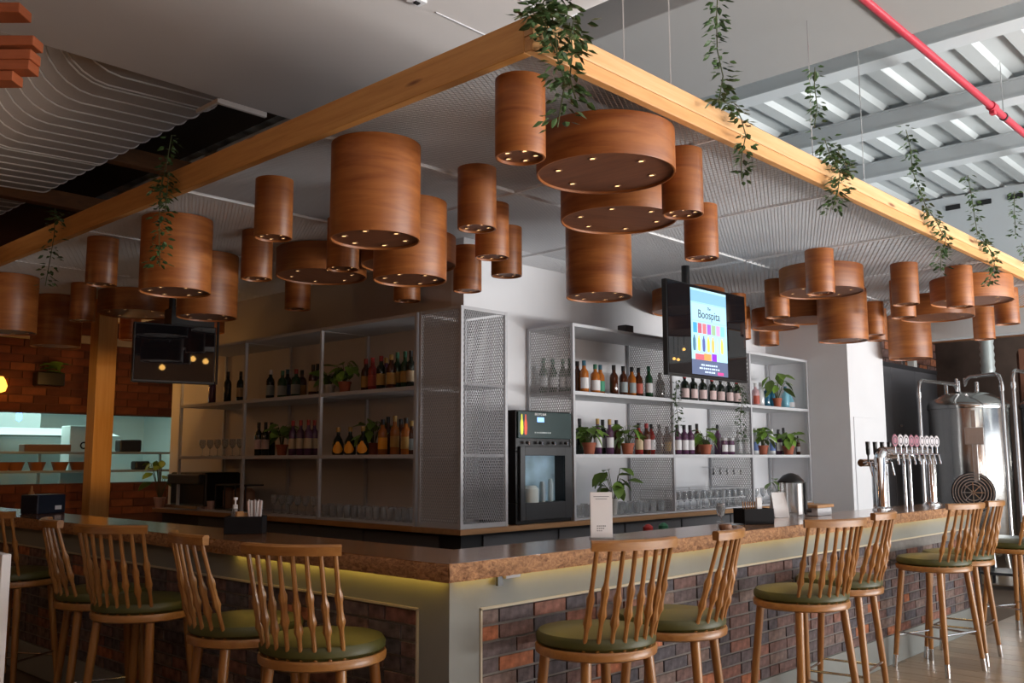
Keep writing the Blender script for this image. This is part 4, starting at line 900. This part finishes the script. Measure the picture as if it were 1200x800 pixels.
MB().lathe([(1e-4, 0), (.075, 0), (.085, .008), (.078, .010), (.07, .004), (1e-4, .004)], 28).build('dish', M['steel'], ft, True)
fg = thing('tasting_glass', 'small clear glass with amber tint beside the drip tray', 'glass', (onc(856, 612).x-.03, onc(856, 612).y+.05, TZ+.0005))
MB().lathe([(1e-4, 0), (.028, 0), (.030, .003), (.005, .01), (.005, .03), (.025, .05), (.03, .09), (.027, .12), (.025, .12), (.027, .09), (1e-4, .045)], 16).build('bowl', M['tumbler'], fg, True)
sp_ = thing('salt_pot', 'small rough brown pot behind the second right-hand stool crest', 'pot', (onc(852, 621).x, onc(852, 621).y+.01, TZ+.0005))
MB().lathe([(1e-4, 0), (.03, 0), (.038, .015), (.036, .03), (.03, .034), (1e-4, .03)], 16).build('body', M['canister'], sp_, True)
for i, (px, py, cp_, nm) in enumerate(((764, 622, 'capred', 'red'), (782, 625, 'capgreen', 'green'))):
    v = P(px, 610, 1, .52); o = MB().lathe([(1e-4, 0), (.034, 0), (.036, .01), (.036, .13), (.028, .15), (1e-4, .15)], 16).build('sauce_bottle', M['whitepot'], None, True, loc=(v.x, .55, .8605)); tag(o, 'white squeeze bottle with %s cap behind the counter' % nm, 'bottle')
    MB().lathe([(.029, .149), (.031, .152), (.031, .20), (.014, .215), (1e-4, .218)], 16).build('cap', M[cp_], o, True)
ds = thing('steel_dish', 'small shiny steel dish on the inner worktop at the bar corner', 'dish', (.98, .75, .8605))
MB().lathe([(1e-4, 0), (.05, 0), (.075, .03), (.07, .03), (.047, .006), (1e-4, .006)], 20).build('bowl', M['chrome'], ds, True)
# left end of the counter: dark blue box and sauce bottle
v = onc(45, 602); bb = thing('dark_box', 'dark navy box at the far left of the counter', 'box', (v.x+.05, v.y+.05, TZ+.0005), R(20))
MB().box(-.13, .13, -.09, .09, 0, .145).build('box', mat('navy', (.01, .016, .035), .4), bb, bevel=.01); MB().box(.03, .09, -.0925, -.0905, .03, .06).build('tag', M['paper'], bb)
v = P(39, 590, 1, 5.3); o = MB().lathe([(1e-4, 0), (.03, 0), (.03, .12), (.012, .16), (.006, .20), (1e-4, .2)], 14).build('sauce_bottle', M['bread'], None, True, loc=(v.x, 5.35, TZ+.0005)); tag(o, 'orange-brown sauce bottle behind the navy box', 'bottle')
# dark machines on the ledge near the kitchen
cm = thing('coffee_machine', 'dark coffee machine at the kitchen end of the ledge', 'machine', (2.38, 6.15, .981))
MB().box(-.2, .2, -.22, .5, .02, .36).build('machine_body', M['black'], cm, bevel=.02); MB().box(-.26, -.2, -.2, .45, .24, .34).build('group_head', M['dark'], cm, bevel=.01); MB().box(-.27, -.16, -.2, .48, .0, .03).build('drip_grid', M['steel'], cm)
rk = thing('canister_rack', 'dark rack holding brown canisters on the left ledge', 'rack', (2.32, 5.52, ZSH[0]+.0005))
b = MB(); b.box(-.1, .1, -.28, .28, .235, .25); b.box(-.1, .1, -.28, .28, 0, .012)
for y in (-.28, -.1, .1, .268): b.box(-.1, -.088, y, y+.012, 0, .25)
b.build('rack_frame', M['dark'], rk)
for i in range(3): tag(MB().lathe([(1e-4, 0), (.06, 0), (.06, .17), (.05, .18), (.03, .2), (1e-4, .2)], 16).build('canister', M['canister'], None, True, loc=(2.32, 5.34+i*.18, ZSH[0]+.014)), 'brown canister in the dark rack, %s from right' % ordn(i), 'canister', 'brown canisters')
for i in range(2): tag(MB().lathe([(1e-4, 0), (.03, 0), (.04, .08), (.036, .08), (.026, .01), (1e-4, .01)], 14).build('cup', M['pinkpot'], None, True, loc=(2.22, 5.87+i*.1, ZSH[0]+.0005)), ('right' if i == 0 else 'left')+' small cup beside the coffee machine', 'cup')

# ------------------------------------------------------------------ beer taps
tt = thing('beer_tower', 'chrome two-legged beer tower with round tap handles on the right counter', 'tap tower', (0, 0, 0))
a = P(1028, 597, 2, TZ); bq = P(1092, 591, 2, TZ); ty = .20
xa, xb = P(1034, 597, 1, ty).x, P(1092.5, 591, 1, ty).x; zt = P(1060, 531, 1, ty).z
MB().tube([(xa, ty, TZ+.0005), (xa, ty, zt-.04), (xa+.03, ty, zt-.01), (xa+.07, ty, zt)], .045, 16).build('column', M['chrome'], tt, True); MB().tube([(xb, ty, TZ+.0005), (xb, ty, zt-.04), (xb-.03, ty, zt-.01), (xb-.07, ty, zt)], .045, 16).build('column', M['chrome'], tt, True)
MB().tube([(xa+.05, ty, zt), (xb-.05, ty, zt)], .05, 16).build('crossbar', M['steel'], tt, True)
for xx in (xa, xb): MB().lathe([(1e-4, 0), (.075, 0), (.07, .015), (.046, .03)], 20, c=(xx, ty, TZ+.0005)).build('foot', M['chrome'], tt, True)
for i in range(2): MB().tube([((xa+xb)/2-.05+.12*i, ty, TZ+.0005), ((xa+xb)/2-.05+.12*i, ty, zt)], .014, 10).build('tube', M['steel'], tt, True)
for i in range(9):
    xx = xa+.10+(xb-xa-.16)*i/8
    fc = MB().tube([(xx, ty-.03, zt-.01), (xx, ty-.10, zt-.015), (xx, ty-.11, zt-.09)], [.012, .012, .009], 8).build('faucet', M['chrome'], tt, True)
    MB().tube([(xx, ty-.085, zt), (xx, ty-.085, zt+.05)], .007, 8).build('lever', M['chrome'], fc, True)
    md = MB().lathe([(1e-4, -.012), (.036, -.012), (.040, 0), (.036, .012), (1e-4, .012)], 20).build('medallion', M['medal2'] if i in (0, 3, 4) else M['medal'], fc, True, loc=(xx, ty-.085, zt+.10)); md.rotation_euler = (R(90), 0, R(-48)); md.scale = (.58, 1.3, 1)
    b = MB().lathe([(.018, .0122), (.026, .0122)], 16).build('emblem_ring', M['print'], fc, loc=(xx, ty-.085, zt+.10)); b.rotation_euler = (R(90), 0, R(-48)); b.scale = (.58, 1.3, 1)
t3 = thing('beer_tower', 'smaller beer tower with black handles behind left of the chrome one', 'tap tower', (0, 0, 0))
y3 = .31; x3a, x3b = P(1013, 560, 1, y3).x, P(1027, 560, 1, y3).x; z3 = P(1026, 542, 1, y3).z
MB().tube([(x3b, y3, TZ+.0005), (x3b, y3, z3)], .035, 14).build('column', M['chrome'], t3, True); MB().tube([(x3a-.05, y3, z3), (x3b+.06, y3, z3)], .03, 12).build('crossbar', M['chrome'], t3, True)
for i in range(4):
    xx = x3a-.05+i*.14; fc = MB().tube([(xx, y3-.02, z3), (xx, y3-.07, z3), (xx, y3-.09, z3-.10)], [.012, .012, .008], 8).build('faucet', M['chrome'], t3, True)
    MB().tube([(xx, y3-.06, z3), (xx, y3-.06, z3+.055), (xx, y3-.06, z3+.07), (xx, y3-.06, z3+.165)], [.007, .007, .015, .018], 10).build('handle', M['black'], fc, True)

# ------------------------------------------------------------------ brewing tanks and the far right
def tank(c, r_, zs, label):
    t = thing('brewing_tank', label, 'tank', (c[0], c[1], 0))
    z0, z1, z2 = zs
    MB().lathe([(r_*.55, z0-.25), (r_*.97, z0), (r_, z0+.03), (r_, z1-.03), (r_*.985, z1)], 48).build('shell', M['tank'], t, True)
    MB().lathe([(r_*1.02, z1-.03), (r_*1.03, z1), (r_*1.02, z1+.03), (r_*.9, z1+(z2-z1)*.45), (r_*.6, z1+(z2-z1)*.8), (r_*.25, z2), (1e-4, z2+.01)], 48).build('dome', M['tank'], t, True)
    for k in range(4):
        a = R(45+90*k); MB().tube([(r_*.75*math.cos(a), r_*.75*math.sin(a), z0-.1), (r_*.85*math.cos(a), r_*.85*math.sin(a), 0)], .035, 10).build('leg', M['tank'], t, True)
    return t
tc_ = (10.61, 1.36); tk = tank(tc_, .49, (.45, 2.13, 2.34), 'shiny steel brewing tank behind the beer taps')
va = math.atan2(CAM.y-tc_[1], CAM.x-tc_[0]); rad = Vector((math.cos(va), math.sin(va), 0)); tan_ = Vector((-rad.y, rad.x, 0))
o = Vector((0, 0, 0))
rot = Matrix((tan_, Vector((0, 0, 1)), rad)).transposed().to_4x4()
def facing(ob, z, side=0, out=0.0): ob.matrix_local = Matrix.Translation(rad*(.49+out)+Vector((0, 0, z))+tan_*side) @ rot
md = MB()
for rr in (.10, .135, .17, .205, .235): md.lathe([(rr-.012, 0), (rr-.006, .02), (rr+.006, .02), (rr+.012, 0)], 32)
ob = MB().lathe([(1e-4, .004), (.25, .004), (.255, .0), (.25, -.06)], 32).build('manway_door', M['dark'], tk, True); facing(ob, 1.03, .0, .0)
md.build('manway_rings', M['steel'], ob, True)
hb = MB()
for k in range(4): hb.obox((0, 0, .05), (.42, .02, .02), Matrix.Rotation(R(45*k), 3, 'Z'))
h2 = hb.build('manway_wheel', M['chrome'], ob); h2.scale = (.6, .6, 1)
ob = MB().box(-.11, .11, -.11, .11, -.02, .015).build('rating_plate', M['steel'], tk, bevel=.004); facing(ob, 1.74, .05, .01)
ob = MB().box(-.03, .03, -.45, .45, -.03, .008).build('sight_strip', M['steel'], tk, bevel=.004); facing(ob, 1.62, .05)
for (x_, h_) in ((-.25, .12), (-.1, .16), (.12, .14)): MB().tube([tuple(tan_*x_+Vector((0, 0, 2.22))), tuple(tan_*x_+Vector((0, 0, 2.32+h_)))], .03, 10).build('dome_valve', M['tank'], tk, True)
def arch(pa, pb, top, r_, label):
    t = thing('steel_pipe', label, 'pipe', (0, 0, 0)); a_, b_ = Vector(pa), Vector(pb); tz = top
    pts = [a_, Vector((a_.x, a_.y, tz-.10))]; d_ = (b_-a_); d_.z = 0; dn = d_.normalized()
    pts += [Vector((a_.x, a_.y, tz))-Vector((0, 0, .03))+dn*.03, Vector((a_.x, a_.y, tz))+dn*.1, Vector((b_.x, b_.y, tz))-dn*.1, Vector((b_.x, b_.y, tz-.03))-dn*.03, Vector((b_.x, b_.y, tz-.1)), b_]
    MB().tube(pts, r_, 10).build('pipe_run', M['steel'], t, True)
    MB().tube([pts[1]-Vector((0, 0, .12)), pts[1]-Vector((0, 0, .05))], r_*1.35, 10).build('collar', M['steel'], t, True); return t
def D_(px, py, d): return CAM+(fw+rt*((px-600)/F)+up*((400-py)/F))*d
g = lambda v, z: (v.x, v.y, z)
arch(g(D_(1079, 500, 11.6), .2), g(D_(1121, 450, 12.4), 2.5), D_(1100, 447, 11.9).z, .024, 'steel pipe arching from left of the tank to its dome')
arch(g(D_(1177, 500, 11.6), .2), g(D_(1131, 450, 12.3), 2.5), D_(1150, 438, 11.8).z, .024, 'steel pipe arching from the dome down the tank right side')
tk2 = tank((11.35, .42), .50, (.45, 2.14, 2.36), 'second steel brewing tank cut by the right picture edge')
arch(g(D_(1191, 500, 11.2), .2), g(D_(1230, 450, 12.2), 2.4), D_(1200, 436, 11.6).z, .024, 'steel pipe before the second tank at the right edge')
# cold room, brick pier, dark flue
zc_ = P(1068, 434, 1, 2.35).z
cr2 = thing('cold_room', 'dark grey panelled cold room behind the beer taps', 'cold room', (8.8, 2.35, 0))
for i in range(4): MB().box(.0+i*.9, .895+i*.9, 0, .12, 0, zc_).build('wall_panel', M['darkwall'], cr2, bevel=.005)
MB().box(0, 3.6, -.01, .15, zc_, zc_+.06).build('cap_rail', M['dark'], cr2); MB().box(2.0, 2.08, -.02, 0, 1.9, 1.93).build('latch', M['steel'], cr2)
for i, px in enumerate((1056, 1070)):
    v = P(px, 430, 1, 2.42); tag(MB().box(-.06, .06, -.05, .05, 0, .15).build('storage_tin', M['whitepot'] if i else M['steel'], None, bevel=.006, loc=(v.x, 2.43, zc_+.061)), ('right' if i else 'left')+' pale tin on top of the dark cold room', 'tin')
struct(MB().box(8.7, 13.5, 2.75, 2.9, 0, 4.7).build('wall_far', M['farwall']))
bm2 = [MB().box(-.16, .16, -.02, 0, -.055, .055).mesh('brick', m) for m in BR[1:4]]
wf = bpy.data.objects['wall_far']
for row in range(8):
    for i in range(12): inst('brick', random.choice(bm2), wf, (10.2+(.17 if row % 2 else 0)+i*.34, 2.75, zc_-.1+row*.128))
pv = D_(1191, 421, 13.7); pier = thing('brick_pier', 'reddish brick block above the second tank at the right edge', 'pier', (pv.x+.1, pv.y-.2, 0), R(17))
MB().box(-.4, .4, -.18, .2, 0, 3.0).build('mortar_core', M['kmortar'], pier)
bmp = [MB().box(-.10, .10, -.02, 0, -.04, .04).mesh('brick', m) for m in (BR[2], BR[5], BR[1])]
for row in range(6):
    for i in range(4):
        if row % 2 and i == 3: continue
        inst('brick', random.choice(bmp), pier, (-.30+i*.2+(.1 if row % 2 else 0)-.0, -.181, 2.47+row*.095))
fv = D_(1157, 420, 13.2); fl_ = thing('steel_flue', 'dark ribbed flue pipe rising above the brewing tank', 'flue', (fv.x, fv.y, 2.6))
MB().lathe([(.085, 0)]+[(.085+(.012 if i % 2 else 0), .05+.05*i) for i in range(12)]+[(.085, .7), (.085, 2.0)], 20).build('flue_pipe', M['ksteel'], fl_, True)
cb = tag(MB().box(9.6, 9.72, -1.5, 1.6, P(1170, 390, 0, 9.6).z-.05, P(1170, 390, 0, 9.6).z+.02).build('brass_rail', M['copper'], bevel=.01), 'brassy horizontal rail beneath the white bulkhead at right', 'rail')
# low equipment beyond the last stools
eq = thing('keg_bench', 'low dark bench with steel front beyond the last stools', 'bench', (9.3, .1, 0))
MB().box(-.3, .3, -.8, .8, .5, .56).build('bench_top', M['ksteel'], eq, bevel=.005); 
for x_ in (-.27, .24):
    for y_ in (-.77, .74): MB().box(x_, x_+.03, y_, y_+.03, 0, .5).build('leg', M['dark'], eq)
MB().box(-.28, .28, -.75, .75, .15, .18).build('lower_shelf', M['dark'], eq)

# ------------------------------------------------------------------ kitchen seen through the hatch
for i, z in enumerate((1.34, 1.575)):
    s = thing('kitchen_shelf', ('lower' if i == 0 else 'upper')+' steel shelf in the kitchen hatch', 'shelf', (0, KYW+.45, z))
    MB().box(HX0, HX1, -.2, .2, -.03, 0).build('shelf_board', M['ksteel'], s, bevel=.004)
    for x_ in (.2, 2.0, 3.6): MB().box(x_, x_+.03, .15, .18, -.2 if i else -.9, -.03).build('bracket', M['ksteel'], s)
for i, px in enumerate((18, 43, 70, 91, 2)):
    v = P(px, 545, 1, KYW+.42); tag(MB().lathe([(1e-4, 0), (.07, 0), (.105, .105), (.097, .105), (.062, .01), (1e-4, .01)], 18).build('serving_bowl', M['bowl'], None, True, loc=(v.x, KYW+.42, 1.3405)), 'orange-brown bowl on the lower kitchen shelf, %s' % ('far left at the picture edge' if px == 2 else ordn(i)+' from left'), 'bowl', 'kitchen bowls')
v = P(53, 524, 1, KYW+.42); tag(MB().box(-.28, .28, -.1, .1, 0, .09).build('dark_tray', M['canister'], None, bevel=.01, loc=(v.x, KYW+.42, 1.5755)), 'long brown tray on the upper kitchen shelf', 'tray')
v = P(91, 513, 1, KYW+1.0); kb = thing('kitchen_appliance', 'white kitchen appliance with a dark dial behind the shelf', 'appliance', (v.x, KYW+.95, 1.3)); MB().box(-.18, .18, -.15, .15, 0, .62).build('body', M['kwhite'], kb, bevel=.01)
o = MB().lathe([(.03, 0), (.05, 0), (.05, .01)], 18).build('dial', M['black'], kb, loc=(0, -.16, .36)); o.rotation_euler = (R(90), 0, 0)
MB().box(-.18, .18, .1, .15, -.89, 0).build('stand', M['ksteel'], kb)
kh = thing('kitchen_hood', 'steel extractor hood inside the kitchen hatch', 'hood', (1.9, 10.9, 1.80))
MB().add([(-1.9, -.5, 0), (1.4, -.5, 0), (1.4, .5, 0), (-1.9, .5, 0), (-1.7, -.3, .1), (1.2, -.3, .1), (1.2, .5, .1), (-1.7, .5, .1)], [(3, 2, 1, 0), (4, 5, 6, 7), (0, 1, 5, 4), (1, 2, 6, 5), (2, 3, 7, 6), (3, 0, 4, 7)]).build('hood_body', M['ksteel'], kh); MB().box(-.5, .5, .0, .5, .1, .69).build('hood_duct', M['ksteel'], kh)
tag(MB().lathe([(1e-4, 0), (.03, .02), (.035, .08), (.02, .13), (1e-4, .14)], 14).build('blue_lamp', M['blue'], None, True, loc=P(22, 494, 1, KYW+.35)), 'small glowing blue lamp in the kitchen hatch', 'lamp')
for i, (px, w_) in enumerate(((150, .3), (165, .2))):
    v = P(px, 530, 1, KYW+.4); tag(MB().box(-w_/2, w_/2, -.08, .08, 0, .16-.05*i).build('kitchen_pan', M['dark'], None, bevel=.02, loc=(v.x, KYW+.4, 1.5755 if i == 0 else 1.3405)), ('upper' if i == 0 else 'lower')+' dark pan on the kitchen shelf right of the post', 'pan')
hp = thing('wall_planter', 'dark planter with sparse green leaves on the kitchen brick wall', 'planter', tuple(P(57, 452, 1, KYW-.10)))
MB().box(-.16, .16, -.08, .085, 0, .16).build('planter_box', M['black'], hp, bevel=.01)
for k_ in range(10): lf = inst('leaf', LFb, hp, (random.uniform(-.14, .14), random.uniform(-.05, .05), .17+random.uniform(0, .08))); lf.rotation_euler = (random.uniform(0, .9), 0, random.uniform(0, 6.2)); lf.scale = (1.4,)*3
sl = thing('wall_sconce', 'glowing amber wall lamp at the left picture edge', 'lamp', tuple(P(1, 452, 1, KYW-.12)))
MB().lathe([(1e-4, -.08), (.05, -.06), (.07, 0), (.045, .07), (.02, .11), (1e-4, .11)], 16).build('glass_globe', M['glow'], sl, True); MB().tube([(0, .1, .1), (0, 0, .12)], .012, 8).build('arm', M['dark'], sl)
kl = tag(MB().box(-1.5, 4.2, KYW-.06, KYW-.002, P(50, 394, 1, KYW).z-.05, P(50, 394, 1, KYW).z+.05).build('wall_ledge', mat('pale_ledge', (.42, .33, .22), .6)), 'pale horizontal ledge on the brick wall above the hatch', 'ledge')
tag(MB().box(-.02, .02, -.2, .2, 0, 1.06).build('pale_board', M['paper'], None, bevel=.004, loc=(P(-14, 700, 1, 1.9).x, 1.9, 0)), 'pale upright board at the lower left picture edge', 'board')

# ------------------------------------------------------------------ hanging vines
def leaf_into(mb, c, d, n_, l, w):
    d = d.normalized(); s_ = d.cross(n_).normalized(); n2 = s_.cross(d)
    vs = [c, c+d*l*.35+s_*w/2+n2*l*.06, c+d*l*.7+s_*w*.36, c+d*l, c+d*l*.7-s_*w*.36, c+d*l*.35-s_*w/2+n2*l*.06, c+d*l*.5-n2*l*.05]
    mb.add(vs, [(0, 1, 6), (1, 2, 6), (2, 3, 6), (3, 4, 6), (4, 5, 6), (5, 0, 6)])
def vine(strands, label, ax, val, dens=190, ll=.050):
    p0 = P(*strands[0][0][0], ax, val); t = thing('hanging_vine', label, 'vine', tuple(p0)); st = MB(); lf = MB()
    for pts, wd in strands:
        Q = [P(px, py, ax, val)+Vector((0, 0, 0)) for px, py in pts]
        for i, q_ in enumerate(Q): q_ += Vector((random.uniform(-.015, .015), random.uniform(-.02, .015), 0))
        st.tube([q_-p0 for q_ in Q], .0032, 5)
        for i in range(len(Q)-1):
            ln = (Q[i+1]-Q[i]).length; nn = max(2, int(ln*dens*wd))
            for k_ in range(nn):
                c_ = Q[i].lerp(Q[i+1], random.random())-p0; a_ = random.uniform(0, 2*math.pi); sp = .075*wd*random.random()**.7
                off = Vector((math.cos(a_)*sp, math.sin(a_)*sp*.6, random.uniform(-.03, .03)))
                d_ = Vector((math.cos(a_), math.sin(a_), random.uniform(-.9, .15))); nrm = Vector((random.uniform(-.5, .5), random.uniform(-.5, .5), 1))
                s_ = random.uniform(.75, 1.15)*ll; leaf_into(lf, c_+off, d_, nrm, s_, s_*.55)
    st.build('vine_stem', M['stem'], t); o = lf.build('foliage', M['leaf'], t); o['kind'] = 'stuff'
vy = KY-.06
vine([([(646, -25), (640, 0), (628, 14), (640, 25), (652, 60)], 1.3), ([(640, -10), (655, 10), (668, 22), (660, 60)], 1.4), ([(652, 40), (655, 70), (662, 95), (655, 150)], 1.1), ([(668, 25), (672, 60), (668, 90), (673, 118)], .8), ([(645, 5), (618, 12), (604, 22)], .7)], 'largest leafy vine spilling over the canopy corner', 1, vy, 170, .055)
vine([([(838, -20), (842, 20), (840, 60), (846, 90), (840, 118)], .95), ([(840, 118), (858, 125), (868, 140), (872, 158), (868, 185), (870, 212)], .85)], 'long vine hanging from the roof and over the front beam before the grey boxed beam', 1, vy)
vine([([(952, 80), (954, 100), (955, 125), (958, 150)], .7), ([(965, 165), (975, 182), (985, 200), (980, 222), (976, 246)], 1.25), ([(978, 175), (996, 205)], .8)], 'vine bunch at the middle of the front beam, second from the corner vine', 1, vy, 240)
vine([([(1064, 152), (1070, 175), (1070, 200), (1078, 225), (1084, 248)], .8), ([(1088, 248), (1100, 262), (1106, 282), (1100, 300), (1102, 318)], 1.0)], 'vine draped over the front beam above the far right lamps', 1, vy)
vine([([(1136, 205), (1140, 230), (1142, 255), (1145, 275)], .8), ([(1148, 278), (1160, 292), (1164, 310), (1160, 335)], .95)], 'vine second from the right picture edge', 1, vy)
vine([([(1186, 225), (1190, 250), (1192, 275)], .75), ([(1196, 285), (1203, 305)], .9)], 'vine at the right picture edge', 1, vy)
vine([([(203, 158), (198, 190), (190, 230)], .7), ([(192, 205), (186, 240), (184, 270), (186, 312)], .9), ([(198, 200), (194, 250)], .6)], 'dark vine in front of the big left drum lamp', 0, KX-.06, 200)
vine([([(66, 245), (62, 275), (58, 300), (56, 335)], .8), ([(78, 250), (66, 262)], .6)], 'dark vine at the far left of the side beam', 0, KX-.06, 160)
vine([([(794, 446), (793, 470), (795, 490), (792, 512)], .8)], 'trailing vine on the shelf post below the left corner of the television', 1, SY-.05, 260, .04)
vine([([(864, 445), (869, 465), (866, 490), (870, 520)], .9)], 'trailing vine on the shelf post below the right part of the television', 1, SY-.05, 260, .04)
